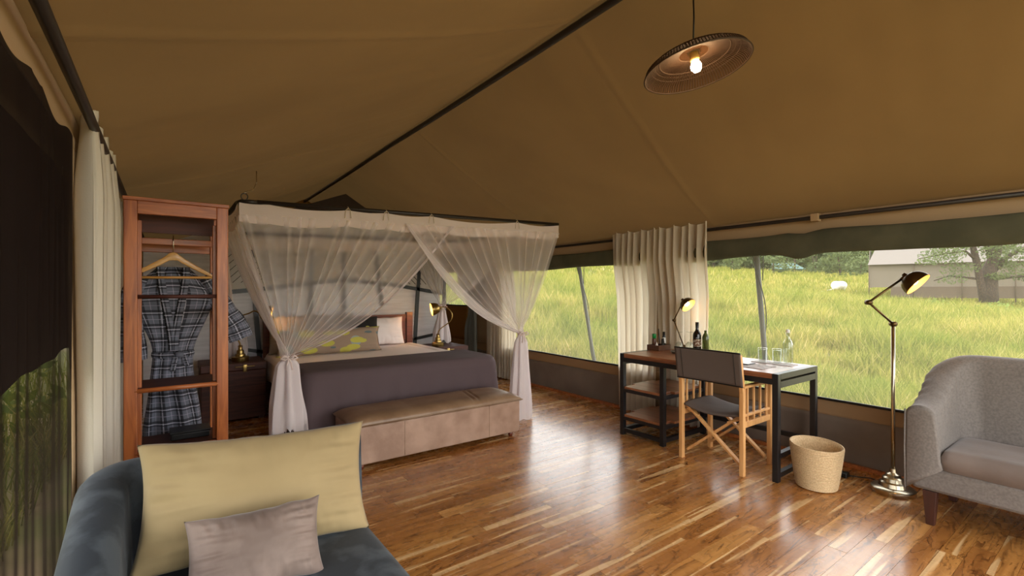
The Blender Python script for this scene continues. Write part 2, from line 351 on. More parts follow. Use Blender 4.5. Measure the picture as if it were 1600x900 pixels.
# ground: meadow rises away from the tent
def gz(x, y):
    d = math.hypot(x-2, y-2)
    k = sm((d-4)/8)
    return -.5 + k*(.0136*max(x, 0) + .0945*max(y, 0)*(1 if x > 0 else 0) - 1.15*math.exp(-((d-52)/20)**2)) + .12*k*nz(x*.12, y*.12, 0)*min(1, d/20)*2
bm = B()
def gfn(u, v):
    r = 2 + 178*u**2.2; a = -PI*.95 + 1.9*PI*v
    x = 2 + r*math.cos(a); y = 2 + r*math.sin(a)
    return (x, y, gz(x, y))
grid(bm, gfn, 60, 120)
gm = mat('meadow_soil', srgb(130, 128, 70), .95, col2=srgb(166, 140, 104), scale=.9, lo=.45, hi=.7)
mk('ground', bm, gm, kind='structure')
# floor
floor_o = bpy.data.objects.new('floor', None); C.objects.link(floor_o); floor_o['kind'] = 'structure'; floor_o.location = (2, 3, 0); ORG['floor'] = Vector((2, 3, 0))
bm = box(B(), LX, WX, Y0, Y1, -.06, -.014); mk('subfloor', bm, M['maho'], floor_o, smooth=False)
bm = B(); pw = .092
box(bm, -.5, .5, -.5, .5, -.5, .5)
pm = bpy.data.meshes.new('floor_plank'); bmesh.ops.bevel(bm, geom=bm.edges[:], offset=.0, segments=1) if False else None
bm.to_mesh(pm); bm.free(); pm.materials.append(M['floor'])
pl = []
rows = int((Y1-Y0)/pw)
for r in range(rows):
    y = Y0 + (r+.5)*pw; x = LX - random.random()*.7
    while x < WX:
        L_ = random.choice((.45, .6, .75, .75, .9))*random.uniform(.9, 1.1)
        a, b = max(x, LX), min(x+L_, WX)
        if b-a > .02: pl.append((a, b, y))
        x += L_
def vis(p):
    a, b, y = p; cx = (a+b)/2
    f = cx*math.sin(YAW) + y*math.cos(YAW); r = cx*math.cos(YAW) - y*math.sin(YAW)
    if f < .9 or abs(r/f) > 1.15 or y > 6.2: return -1
    if cx < .65 and y < 2.3: return -1
    if 1.0 < cx < 2.7 and 3.5 < y < 6.2: return -1
    if cx < 0.9 and y > 2.2 and y < 4: return 0.001
    return 1/(f**3)*(b-a)
order = sorted(pl, key=vis, reverse=True)
for (a, b, y) in order[:298]:
    o = bpy.data.objects.new('plank', pm); C.objects.link(o); o.parent = floor_o
    o.location = ((a+b)/2-2, y-3, -.007 + random.uniform(-.0004, .0004)); o.scale = (b-a-.0012, pw-.0012, .014)
bm = B()
for (a, b, y) in order[298:]: box(bm, a+.0006, b-.0006, y-pw/2+.0006, y+pw/2-.0006, -.014, 0)
o = mk('planks', bm, M['floor'], floor_o, smooth=False, kind='stuff')
# roof
def roofslope(name, x_e, sgn):
    bm = B()
    def fn(u, v):
        x = lerp(RX, x_e, v); y = lerp(Y0, Y1, u); z = lerp(RZ, EZ, v)
        w_ = math.sin(PI*v)
        z -= .05*w_*(1 + .3*math.sin(y*1.1+sgn))
        z += .030*w_*.8*nz(x*1.0+y*.4, y*.6-x*.4, 4+sgn)
        # pull wrinkles fanning from the eave
        z += .012*sm(v*1.25)*nz(y*1.7 + (1-v)*1.6, x*.5, 2+sgn)
        z += .004*nz(y*7+(1-v)*3, x*1.2, 9)
        for sy in (-.2, 2.1, 4.4, 6.7):
            yy = y + (v*.5 if sgn > 0 else -v*.4)
            z -= .010*math.exp(-((yy-sy)/.022)**2)
        return (x, y, z)
    grid(bm, fn, 420, 60)
    return mk(name, bm, M['roof'], kind='structure')
roofslope('ceiling', LX-.05, 1)
o = roofslope('ceiling_right_slope', WX+.05, -1)
bm = tube(B(), [(RX, Y0, RZ-.03), (RX, 1, RZ-.035), (RX, 2.5, RZ-.045), (RX, 4, RZ-.045), (RX, 5, RZ-.035), (RX, 6.5, RZ-.045), (RX, Y1, RZ-.04)], .022, 8)
mk('trim_1', bm, M['pole'], kind='structure')
# seams in the roof cloth
bm = B()
for sy in (-.2, 2.1, 4.4, 6.7): pass
bm.free()
# right wall : lower cloth, band, top strip, piers
RW = bpy.data.objects.new('wall_right', None); C.objects.link(RW); RW['kind'] = 'structure'
def wallgrid(name, y0, y1, z0, z1, m_, x=WX, amp=.012, par=RW, f=2.2, dx=0):
    bm = B(); n = max(4, int(abs(y1-y0)*14))
    def fn(u, v):
        y = lerp(y0, y1, u); z = lerp(z0, z1, v)
        return (x + dx + amp*nz(y*f, z*1.2, 1.5)*2*math.sin(PI*v), y, z)
    grid(bm, fn, n, 8); return mk(name, bm, m_, par, solid=.006)
ZB, ZT = .49, 1.74
wallgrid('mud_wall', Y0, Y1, 0, .37, M['mud'], amp=.03)
wallgrid('window_band', Y0, Y1, .365, ZB, M['tanband'], amp=.004)
wallgrid('upper_wall', Y0, Y1, ZT-.05, EZ+.02, M['cream'], amp=.004)
for a, b in ((2.82, 3.22), (5.95, 7.1), (8.2, Y1), (Y0, -.9)): wallgrid('wall_panel', a, b, ZB, ZT, M['cream'], amp=.004)
for i, (a, b, z0) in enumerate(((3.22, 5.95, ZB), (-.9, 2.82, ZB), (7.1, 8.2, 1.1))):
    wn = bpy.data.objects.new('window_%d' % (i+1), None); C.objects.link(wn); wn['kind'] = 'structure'
    bm = B(); grid(bm, lambda u, v: (WX-.004, lerp(a, b, u), lerp(z0, ZT, v)), 8, 4)
    mk('mesh_pane', bm, M['mesh'], wn)
    bm = tube(B(), [(WX-.01, a, z0), (WX-.012, lerp(a, b, .3), z0-.004), (WX-.012, lerp(a, b, .7), z0+.003), (WX-.01, b, z0)], .011, 6)
    mk('window_hem', bm, M['blackplastic'], wn)
wallgrid('wall_panel', 7.1, 8.2, ZB, 1.1, M['ochre'], amp=.004)
bm = box(B(), WX-.035, WX-.005, Y0, Y1, 0, .028); mk('baseboard_right', bm, M['teakx'], smooth=False, kind='structure')
# left wall
LW = bpy.data.objects.new('wall_left', None); C.objects.link(LW); LW['kind'] = 'structure'
wallgrid('upper_wall', Y0, Y1, 1.86, EZ+.02, M['cream'], x=LX, par=LW, amp=.004)
wallgrid('wall_panel', 2.25, Y1, 0, 1.9, M['cream'], x=LX, par=LW, amp=.01)
wallgrid('mud_wall', Y0, 2.25, 0, .3, M['mud'], x=LX, par=LW)
wn = bpy.data.objects.new('window_4', None); C.objects.link(wn); wn['kind'] = 'structure'
bm = B(); grid(bm, lambda u, v: (LX+.004+.010*nz(lerp(Y0, 2.25, u)*14, v*1.5, 0)*(1-v), lerp(Y0, 2.25, u), lerp(.3, 1.88+.02*math.sin(u*40), v)), 260, 20)
mk('mesh_pane', bm, M['darkmesh'], wn)
# end wall
EW = bpy.data.objects.new('wall_end', None); C.objects.link(EW); EW['kind'] = 'structure'
bm = B(); v = [bm.verts.new(p) for p in ((LX, Y1, 0), (WX, Y1, 0), (WX, Y1, EZ), (RX, Y1, RZ), (LX, Y1, EZ))]; bm.faces.new(v)
mk('canvas', bm, M['ochre'], EW, smooth=False, solid=.01)
# curtain rails
def rail(name, x, label, brackets):
    t = thing(name, label, 'rail', (x, 1, EZ-.02))
    mk('pole', tube(B(), [(x, Y0, EZ-.015), (x, 2, EZ-.02), (x, Y1, EZ-.015)], .016, 10), M['pole'], t)
    for y in brackets: mk('bracket', box(B(), x-.03, x+.035, y-.03, y+.03, EZ-.05, EZ+.012), M['cream'], t, smooth=False, bevel=.006)
    return t
rail('curtain_rail', WX-.05, 'dark curtain pole running above the meadow windows', (1.6, 4.95))
rail('curtain_rail', LX+.06, 'dark pole above the left wall mesh, ending at the cream curtain', (-.5,))
# rolled window flaps
def roll(name, y0, y1, label, seed, r=.085, step=None):
    bm = B(); n = int((y1-y0)*16); seg = 20; xc = WX-.065
    def fn(u, k):
        y = lerp(y0, y1, u); a = 2*PI*k
        rr = r*(1 + .10*nz(y*1.3, seed, 0)) ; sag = .012*nz(y*.9, seed, 3)
        if step: rr *= 1 + .16*math.exp(-((y-step)/.10)**2); sag -= .03*math.exp(-((y-step+.05)/.09)**2)
        px = math.cos(a)*rr*.38*(1 + .25*nz(math.cos(a)*2+y, math.sin(a)*2, seed)); pz = math.sin(a)*rr*(1 + .1*nz(a, y*2, seed))
        return (xc + px, y, EZ-.222 + sag + pz*1.08 + .015*math.sin(3*a+y*3)*.4)
    grid(bm, fn, n, seg); bmesh.ops.remove_doubles(bm, verts=bm.verts[:], dist=1e-5)
    o = mk(name, bm, M['darkgreen']); ORG.pop(name, None)
    return tag(o, label, 'window flap')
roll('rolled_flap', -.98, 2.75, 'dark green canvas flap rolled above the wide window beside the floor lamp', 3, step=1.75)
roll('rolled_flap', 3.3, 6.4, 'dark green canvas flap rolled above the window nearest the bed', 8)
# ------------------------------------------------------------------ curtains
def curtain(name, x, y0, y1, z0, z1, nf, amp, m_, label, side=1, gather=None, ampf=None, seed=0, tie=None):
    """pleated cloth on a rail; side = which way pleats stand out (x)"""
    bm = B(); nu = nf*14
    def fn(u, v):
        # v: 0 top .. 1 bottom
        y = lerp(y0, y1, u); z = lerp(z1, z0, v)
        ph = u*nf*2*PI + 1.6*nz(u*nf*.8, seed, 0)
        top = max(0, 1 - v/.06)
        a = amp*(.55 + .45*sm(v*6)) * (1 + .5*nz(u*nf*.7, seed+4, v*1.0))
        am = ampf(y) if ampf else 1; a *= am
        x_ = x + side*(amp*am + a*math.sin(ph) + .3*a*math.sin(2*ph+1))
        y_ = y + .22*(y1-y0)/nf*math.sin(ph*1.0+1.2)*(1-.3*v)
        if gather: y_ = lerp(y_, (y0+y1)/2, gather*sm(v*1.0)*.5)
        if tie:
            k = math.exp(-((z-tie[0])/tie[2])**2); y_ = lerp(y_, tie[1], .75*k); 
            if z < tie[0]: y_ = lerp(y_, tie[1], .45*(1-k))
        if ampf is None and not tie: x_ += .05*sm((1.72-z)/.5)
        z += .016*top*math.sin(ph*.5+.5) 
        if v > .97: z += .012*nz(u*nf, seed, 7)
        return (x_, y_, z)
    grid(bm, fn, nu, 44)
    o = mk(name, bm, m_)
    return tag(o, label, 'curtain')
curtain('curtain', WX-.095, 2.48, 3.08, .015, 2.0, 7, .030, M['curtain'], 'cream sheer curtain behind the wine bottle, right half of the pair beside the desk', -1, .25, seed=1)
curtain('curtain', WX-.095, 3.06, 3.66, .015, 2.0, 7, .032, M['curtain'], 'cream sheer curtain behind the wooden caddy, left half of the pair beside the desk', -1, .25, seed=2)
curtain('curtain', WX-.095, 5.6, 6.35, .015, 1.98, 10, .03, M['curtain'], 'cream sheer curtain to the floor beyond the bed, right of the grey-green one', -1, seed=3)
curtain('curtain', LX+.0, 2.22, 4.3, .02, 2.0, 12, .048, M['curtainL'], 'cream curtain hanging on the left wall beside the red wardrobe rack', 1, seed=5, ampf=lambda y: lerp(1, .25, sm((y-3.08)/.12)))
curtain('curtain', WX-.14, 6.5, 7.15, .015, 1.9, 8, .03, M['greycurt'], 'grey-green curtain tied back with a tan strap beyond the bed', -1, seed=6, tie=(1.05, 6.6, .3))
# ------------------------------------------------------------------ wardrobe rack
wx0, wx1, wy0, wy1, wh = -.185, .295, 3.24, 3.80, 1.86
t = thing('wardrobe_rack', 'tall open reddish wood wardrobe rack holding the plaid robe', 'wardrobe', ((wx0+wx1)/2, (wy0+wy1)/2, 0))
pwid = .058
for (x, y) in ((wx0, wy0), (wx1-pwid, wy0)):
    mk('post', box(B(), x, x+pwid, y, y+.04, 0, wh-.02), M['teak'], t, smooth=False, bevel=.004)
for (x, y) in ((wx0, wy1-.04), (wx1-pwid, wy1-.04)):
    mk('post', box(B(), x, x+pwid, y, y+.04, 0, wh-.02), M['teak'], t, smooth=False, bevel=.004)
mk('side_batten', box(B(), wx1-.075, wx1-.045, wy0+.05, wy0+.09, .05, 1.74), M['teak'], t, smooth=False, bevel=.003)
mk('side_batten', box(B(), wx0+.045, wx0+.075, wy0+.05, wy0+.09, .05, 1.74), M['teak'], t, smooth=False, bevel=.003)
mk('top_board', box(B(), wx0-.005, wx1+.005, wy0-.005, wy1+.005, wh-.02, wh), M['teakx'], t, smooth=False, bevel=.003)
mk('front_rail', box(B(), wx0+pwid, wx1-pwid, wy0, wy0+.03, wh-.09, wh-.02), M['teakx'], t, smooth=False, bevel=.003)
mk('back_panel', box(B(), wx0+pwid, wx1-pwid, wy0+.2, wy0+.22, 1.69, wh-.02), M['maho'], t, smooth=False)
mk('hanging_rail', box(B(), wx0+.05, wx1-.05, 3.60, 3.63, 1.635, 1.675), M['teakx'], t, smooth=False, bevel=.004)
mk('back_rail', box(B(), wx0+pwid, wx1-pwid, wy1-.03, wy1, 1.60, 1.65), M['teakx'], t, smooth=False, bevel=.003)
for z in (1.35, .82, .48):
    if z > 1: mk('shelf_rail', tube(B(), [(wx0+pwid-.01, wy0+.02, z-.03), (wx1-pwid+.01, wy0+.02, z-.03)], .011, 10), M['maho'], t)
    else:
        mk('shelf', box(B(), wx0+.045, wx1-.045, wy0+.02, wy0+.33, z-.02, z), M['maho'], t, smooth=False, bevel=.003)
        mk('shelf_rail', tube(B(), [(wx0+pwid-.012, wy0+.012, z-.012), (wx1-pwid+.012, wy0+.012, z-.012)], .013, 10), M['teakx'], t)
mk('shelf', box(B(), wx0+.04, wx1-.04, wy0+.02, wy1-.02, .1, .12), M['maho'], t, smooth=False)
for z in (.16, 1.2):
    for x in (wx0+.015, wx1-.035): mk('side_rail', box(B(), x, x+.02, wy0+.04, wy1-.04, z, z+.05), M['maho'], t, smooth=False)
# black folded case on lower shelf
t = thing('wooden_case', 'small black lacquered case on the bottom shelf of the rack', 'box', (.11, 3.45, .48))
mk('body', box(B(), .02, .21, 3.36, 3.5, .481, .515), M['blackplastic'], t, smooth=False, bevel=.005)
mk('lid', box(B(), .015, .215, 3.355, 3.505, .516, .528), M['blackplastic'], t, smooth=False, bevel=.003)
# hanger + robe
HX, HY = .035, 3.58
t = thing('coat_hanger', 'pale wooden clothes hanger in front of the plaid robe', 'hanger', (HX, HY, 1.6))
hb = B()
prof = [(-.225, 1.435), (-.2, 1.45), (-.12, 1.495), (-.05, 1.54), (-.02, 1.565), (0, 1.57), (.02, 1.565), (.05, 1.54), (.12, 1.495), (.2, 1.45), (.225, 1.435)]
thk = [.008, .012, .018, .022, .026, .03, .026, .022, .018, .012, .008]
rings = []
for i, ((x, z), th) in enumerate(zip(prof, thk)):
    bow = -.012*math.cos(x/.225*PI/2)
    rings.append([hb.verts.new((HX+x, HY+bow+dy, z+dz*th)) for dy, dz in ((-.011, -1), (.011, -1), (.011, .7), (-.011, .7))])
for a, b in zip(rings, rings[1:]):
    for k in range(4): hb.faces.new((a[k], a[(k+1) % 4], b[(k+1) % 4], b[k]))
hb.faces.new(rings[0]); hb.faces.new(rings[-1][::-1])
mk('yoke', hb, M['hanger'], t, bevel=.003)
mk('trouser_bar', tube(B(), [(HX-.215, HY, 1.432), (HX+.215, HY, 1.438)], .008, 8), M['hanger'], t)
hk = [(HX, HY, 1.575)] + [(HX, HY+.03*math.cos(a)+.02-.0, 1.655+.032*math.sin(a)) for a in [PI+.0 - k*.4 for k in range(8)]]
hk = [(HX, HY, 1.57), (HX, HY, 1.66)] + [(HX, HY+.035-.035*math.cos(k*.4), 1.66+.035*math.sin(k*.4)) for k in range(1, 9)]
mk('hook', tube(B(), hk, .0028, 8), M['nickel'], t)
t = thing('plaid_robe', 'grey plaid bathrobe with tied belt hanging in the wardrobe rack', 'robe', (HX, 3.64, .4))
RYc = 3.655
def robe_body(u, v):
    th = 2*PI*u; z = lerp(1.505, .40, v)
    if v < .06: wd = lerp(.08, .17, v/.06)
    elif v < .14: wd = lerp(.17, .225, sm((v-.06)/.08))
    elif v < .5: wd = lerp(.225, .105, sm((v-.14)/.36))
    else: wd = lerp(.105, .155, sm((v-.5)/.5))
    dp = lerp(.03, .05, sm(v*3)) if v < .5 else lerp(.05, .075, (v-.5)*2)
    fold = 1 + (.16*math.sin(th*9+1.5*nz(v*3, 0, 1)) + .12*math.sin(th*5+2))*sm(abs(v-.03)*5)*(.5 if v < .45 else 1)
    x = wd*math.cos(th); y = dp*math.sin(th)*fold + .012*nz(x*16, v*3, 1)
    if v < .03 and math.sin(th) < 0: z -= .07*math.exp(-(x/.05)**2)
    z -= .16*(abs(x)**2)/.04*.5*(1-sm(v*4))*.6
    return (HX + x + .01*nz(v*4, 2, 0), RYc + y, z - .01*nz(x*20, v, 5)*(v > .9))
bm = B(); grid(bm, robe_body, 96, 60, uvfn=lambda u, v: ((u if u < .5 else 1-u)*.9 + .02*math.sin(v*8), v*1.1), wrap=False)
mk('robe_body', bm, M['plaid'], t)
for s in (-1, 1):
    if s < 0: path = [(-.165, 1.45), (-.20, 1.33), (-.215, 1.2), (-.215, 1.08), (-.20, .93)]; ys = [0, .01, .0, -.01, -.02]
    else: path = [(.165, 1.45), (.23, 1.32), (.29, 1.2), (.34, 1.12), (.375, 1.03)]; ys = [0, .0, .0, 0.0, .0]
    def slv(u, v, path=path, ys=ys, s=s):
        f = v*(len(path)-1); i = min(int(f), len(path)-2); q = f-i
        cx = lerp(path[i][0], path[i+1][0], q); cz = lerp(path[i][1], path[i+1][1], q); cy = lerp(ys[i], ys[i+1], q)
        dx, dz = path[i+1][0]-path[i][0], path[i+1][1]-path[i][1]; l = math.hypot(dx, dz); nx, nz_ = -dz/l, dx/l
        r = lerp(.055, .072, sm(v*1.2)) * (1 + .12*nz(u*7, v*4, s))
        th = 2*PI*u
        return (HX + cx + nx*r*math.cos(th), RYc + .0 + cy + .035*math.sin(th) * (1 + .3*math.sin(th*6)), cz + nz_*r*math.cos(th))
    bm = B(); grid(bm, slv, 40, 26, uvfn=lambda u, v: ((u if u < .5 else 1-u)*.45, v*.52))
    mk('sleeve', bm, M['plaid'], t)
bm = B(); grid(bm, lambda u, v: (HX + (.108+.004*math.sin(PI*v))*math.cos(2*PI*u), RYc + (.056+.012*math.sin(PI*v))*math.sin(2*PI*u), lerp(.94, .975, v) + .006*math.sin(2*PI*u)), 40, 5, uvfn=lambda u, v: (u*.7, v*.05))
mk('belt', bm, M['plaid'], t)
bm = B()
for dx, dz, l in ((.015, -.03, .10), (.05, -.02, .075)):
    grid(bm, lambda u, v: (HX+dx+lerp(-.014, .014, u)+.02*v*(1 if dx > .03 else -1), RYc-.075-.004*math.sin(u*6), .955-l*v), 4, 6, uvfn=lambda u, v: (u*.04, v*.2))
lathe(bm, [(0, -.02), (.02, -.012), (.026, 0), (.02, .012), (0, .02)], 12, (HX+.03, RYc-.072, .955))
mk('belt_knot', bm, M['plaid'], t)
bm = B()
for s in (-1, 1): grid(bm, lambda u, v: (HX + s*lerp(.065, .004, sm(v)) + lerp(-.02, .02, u), RYc - .045 - .02*v - .008*math.sin(PI*u), lerp(1.50, .98, v)), 4, 20, uvfn=lambda u, v: (u*.05+.02, v*.5))
mk('lapel', bm, M['plaid'], t, solid=.003)
# ------------------------------------------------------------------ partition screen behind the bed
PY = 6.36
def at(px, py, Y):
    u = (px-800)/735; v = (455-py)/735
    t = Y/(math.cos(YAW) - u*math.sin(YAW))
    return Vector((t*(math.sin(YAW) + u*math.cos(YAW)), Y, 1.35 + v*t))
t = thing('partition_screen', 'grey-white cloth partition with black metal bars behind the bed', 'partition', (1.85, PY, 0))
apex = at(540, 303, PY)
bm = B()
xs = [(-.2, 1.95), (apex.x, apex.z), (3.3, 1.95)]
v = [bm.verts.new(p) for p in ((-.2, PY, 0), (3.32, PY, 0), (3.32, PY, 1.8), (-.2, PY, 1.8))]; bm.faces.new(v)
mk('cloth', bm, M['screen'], t, smooth=False, solid=.012)
gk = .55; gl = Vector((lerp(-.2, apex.x, gk), PY, lerp(1.8, apex.z, gk))); gr = Vector((lerp(3.32, apex.x, gk), PY, lerp(1.8, apex.z, gk)))
bm = B(); bm.faces.new([bm.verts.new(p) for p in (gl, gr, apex)]); mk('gable_cloth', bm, M['dark'], t, smooth=False, solid=.012)
bm = B(); bm.faces.new([bm.verts.new(p) for p in ((-.2, PY, 1.8), (3.32, PY, 1.8), gr, gl)]); mk('cloth', bm, M['screentop'], t, smooth=False, solid=.012)
PF = PY-.02
cm = at(537, 437, PF)
upl = [at(350, 457, PF), at(395, 453, PF), cm, at(620, 446, PF), at(694, 459, PF)]
bm = B(); v = [bm.verts.new(p) for p in [upl[0], cm, upl[4], Vector((upl[4].x, PF, 1.8)), Vector((upl[0].x, PF, 1.8))]]; bm.faces.new(v)
mk('upper_panel', bm, M['screentop'], t, smooth=False)
def seg(a, b, w=.03, n='frame_bar'): mk(n, bar(B(), a, b, .025, w, up=(0, 0, 1)) if abs((b-a).normalized().z) < .8 else bar(B(), a, b, w, .025, up=(0, 1, 0)), M['black'], t, smooth=False)
for a, b in zip(upl, upl[1:]): seg(a, b, .05)
dn = [at(350, 542, PF), at(420, 551, PF), at(537, 560, PF), at(645, 530, PF), at(694, 519, PF)]
for a, b in zip(dn, dn[1:]): seg(a, b, .04)
for (a, b) in (((391, 372), (412, 640)), ((487, 376), (483, 600)), ((537, 378), (537, 600)), ((585, 380), (597, 478)), ((656, 400), (645, 590)), ((694, 378), (694, 600))):
    seg(at(*a, PF), at(*b, PF), .05)
for i in range(46):
    x0 = upl[0].x + (i-8)*.085
    for sgn, xa, xb in ((1, upl[0].x, cm.x), (-1, cm.x, upl[4].x)):
        p = Vector((x0, PF-.004, 1.45)); q = Vector((x0 + sgn*.36, PF-.004, 1.81))
        # clip to the half
        lo, hi = 0, 1
        d = q.x-p.x
        for lim, s_ in ((xa, 1), (xb, -1)):
            tt = (lim-p.x)/d
            if (d > 0) == (s_ > 0): lo = max(lo, tt)
            else: hi = min(hi, tt)
        if hi-lo > .12: mk('lattice_slat', bar(B(), p.lerp(q, lo), p.lerp(q, hi), .006, .009, up=(0, 1, 0)), M['slat'], t, smooth=False)
# ------------------------------------------------------------------ bed
def drape(x0, x1, yr, yf, ztop, zb, rad, fold, rearfn=None, seed=0, nq=150):
    """cloth over the foot of a bed: top sheet, rounded corners, drop with folds"""
    def edge(q):
        Ls = yr-yf-rad; Wd = (x1-x0)-2*rad; arc = PI/2*rad; T = 2*Ls+Wd+2*arc; s = q*T
        if s < Ls: return Vector((x0, yr-s, 0)), Vector((-1, 0, 0))
        s -= Ls
        if s < arc: a = s/rad; return Vector((x0+rad-rad*math.cos(a), yf+rad-rad*math.sin(a), 0)), Vector((-math.cos(a), -math.sin(a), 0))
        s -= arc
        if s < Wd: return Vector((x0+rad+s, yf, 0)), Vector((0, -1, 0))
        s -= Wd
        if s < arc: a = s/rad; return Vector((x1-rad+rad*math.sin(a), yf+rad-rad*math.cos(a), 0)), Vector((math.sin(a), -math.cos(a), 0))
        s -= arc; return Vector((x1, yf+rad+s, 0)), Vector((1, 0, 0))
    R = .07
    def fn(q, w):
        e, n = edge(q)
        xi = max(x0+.25, min(x1-.25, e.x)); yi = yr
        ee = e - n*R
        if w < .4:
            k = w/.4; p = Vector((lerp(xi, ee.x, k), lerp(yi, ee.y, k), ztop + .012*nz(ee.x*2, k*3, seed)*math.sin(PI*k)))
        elif w < .55:
            a = (w-.4)/.15*PI/2; p = ee + n*R*math.sin(a); p.z = ztop - R + R*math.cos(a)
        else:
            k = (w-.55)/.45; z = lerp(ztop-R, zb, k)
            corner = math.exp(-((abs(n.x*n.y))-.5)**2/.05)
            f = fold*k*(math.sin(q*70+2*nz(q*9, seed, 0))*.6 + nz(q*30, k*.6, seed) + 1.6*corner)
            p = e + n*(.01 + max(-.004, f)*.8); p.z = z + .004*nz(q*40, 0, seed)
        return p
    bm = B(); grid(bm, fn, nq, 40); return bm
bx0, bx1, bf, bh = .93, 2.78, 4.10, 6.12
t = thing('bed', 'wide bed under the mosquito net with dark wood headboard', 'bed', ((bx0+bx1)/2, 5.1, 0))
mk('bed_base', box(B(), bx0+.05, bx1-.05, bf+.08, bh, .06, .36), M['trunk'], t, smooth=False, bevel=.01)
mk('mattress', box(B(), bx0+.03, bx1-.03, bf+.05, bh-.01, .362, .62), M['sheet'], t, bevel=.05)
for x in (bx0, bx1-.07): mk('headboard_post', box(B(), x-.02, x+.07, bh+.01, bh+.07, 0, 1.06), M['headb'], t, smooth=False, bevel=.005)
mk('headboard_rail', box(B(), bx0+.05, bx1-.07, bh+.025, bh+.06, .97, 1.03), M['headb'], t, smooth=False, bevel=.005)
mk('headboard_panel', box(B(), bx0+.05, bx1-.07, bh+.035, bh+.055, .45, .97), M['headb'], t, smooth=False)
for x in (bx0+.08, bx1-.13):
    for y in (bf+.12, bh-.15): mk('leg', box(B(), x, x+.06, y, y+.06, 0, .06), M['legw'], t, smooth=False)
o = mk('duvet', drape(bx0-.01, bx1+.01, bh-.05, bf+.03, .642, .36, .12, .03, seed=2), M['sheet']); tag(o, 'white duvet spread over the bed mattress', 'duvet')
o = mk('blanket', drape(bx0-.045, bx1+.06, bf+.62, bf-.015, .675, .03, .14, .045, seed=5), M['throw']); tag(o, 'dark charcoal blanket draped over the foot of the bed', 'blanket')
def pillow(name, c, w, h, th, m_, label, cat='pillow', tilt=20, rotz=0, roll_=0, seed=0, group=None, pinch=.06, wr=.012, lean='y', seam=None, nn=36):
    """soft cushion: local x width, local z height, local y thickness; base edge at its origin"""
    bm = B(); n = nn; fr = {}; bk = {}
    for i in range(n+1):
        for j in range(n+1):
            u = -1+2*i/n; v = -1+2*j/n
            pu = 1 - pinch*(1-abs(v)**2.2)*1.0; pv = 1 - pinch*(1-abs(u)**2.2)*1.0
            x = u*w/2*pu; z = v*h/2*pv
            e = max(0, (1-abs(u)**2.6))*max(0, (1-abs(v)**2.6))
            y = th/2*e**.55
            edge = 1-e
            vb = max(abs(v)**2.5, 0); ub = abs(u)**2.5
            wrk = wr*(.8*nz(u*3+seed, v*3, seed)*e + 2.6*nz(u*11+v*1.5+seed, v*1.6, seed+3)*min(1, e*2.5)*vb + 2.2*nz(u*1.6, v*8+seed, seed+4)*min(1, e*2.5)*ub)
            zz = z + h/2 + .006*nz(u*3, seed, 0)*abs(v)
            fr[i, j] = bm.verts.new((x, -y-wrk, zz)); 
            bk[i, j] = fr[i, j] if i in (0, n) or j in (0, n) else bm.verts.new((x, y+wrk*.5, zz))
    for i in range(n):
        for j in range(n):
            bm.faces.new((fr[i, j], fr[i+1, j], fr[i+1, j+1], fr[i, j+1])); bm.faces.new((bk[i, j], bk[i, j+1], bk[i+1, j+1], bk[i+1, j]))
    bmesh.ops.rotate(bm, cent=(0, 0, 0), matrix=Matrix.Rotation(math.radians(roll_), 3, 'Y'), verts=bm.verts[:])
    o = mk(name, bm, m_)
    o.location = c; o.rotation_euler = (math.radians(-tilt), 0, math.radians(rotz))
    return tag(o, label, cat, group)
pz = .648
pillow('pillow', (2.27, 5.93, pz), .60, .37, .16, M['pillow'], 'white pillow at the right end of the headboard', tilt=12, seed=1)
pillow('pillow', (1.35, 5.95, pz), .62, .40, .16, M['pillow'], 'white pillow behind the net at the left end of the headboard', tilt=12, seed=2)
pillow('pillow', (1.15, 5.72, pz), .5, .44, .14, M['greyp'], 'grey square pillow seen through the net on the left', tilt=14, rotz=-4, seed=3)
pillow('pillow', (1.62, 5.74, pz), .5, .44, .14, M['greyp'], 'grey square pillow behind the leaf-print bolster, seen through the net', tilt=14, rotz=3, seed=4)
pillow('cushion', (1.90, 5.66, pz), .46, .40, .13, M['blackprint'], 'black cushion with white print peeking above the leaf-print bolster', 'cushion', tilt=14, seed=6)
pillow('bolster_pillow', (1.50, 5.46, pz), 1.15, .29, .15, M['leafprint'], 'long tan pillow printed with yellow and grey leaves', 'pillow', tilt=14, seed=7)
# ------------------------------------------------------------------ bench
t = thing('storage_bench', 'long brown leather storage bench at the foot of the bed', 'bench', (1.88, 3.75, 0))
b0, b1, c0, c1 = 1.12, 2.66, 3.50, 3.98
mk('body', box(B(), b0, b1, c0, c1, .045, .33), M['leather'], t, smooth='auto', bevel=.008)
bm = B(); n1, n2 = 60, 24
def lid(u, v):
    x = lerp(b0-.02, b1+.02, u); y = lerp(c0-.02, c1+.01, v)
    e = (1-abs(2*u-1)**14)*(1-abs(2*v-1)**5)
    z = .345 + .062*max(0, e)**.6 + .005*nz(x*3, y*5, 1)*e
    for cx in (2.20, 2.25): z -= .010*math.exp(-((x-cx-.12*(v-.3))/.010)**2)*sm((1-v)*3)*sm(v*4)
    for sx in (1.62,): z -= .003*math.exp(-((x-sx)/.006)**2)
    return (x, y, z)
grid(bm, lid, 150, 30)
ed = [e for e in bm.edges if e.is_boundary]; r = bmesh.ops.extrude_edge_only(bm, edges=ed)
vv = [g for g in r['geom'] if isinstance(g, bmesh.types.BMVert)]
for v in vv: v.co.z = .333; v.co.x = 1.89+(v.co.x-1.89)*.99; v.co.y = 3.74 + (v.co.y-3.74)*.975
mk('lid', bm, M['leathertop'], t)
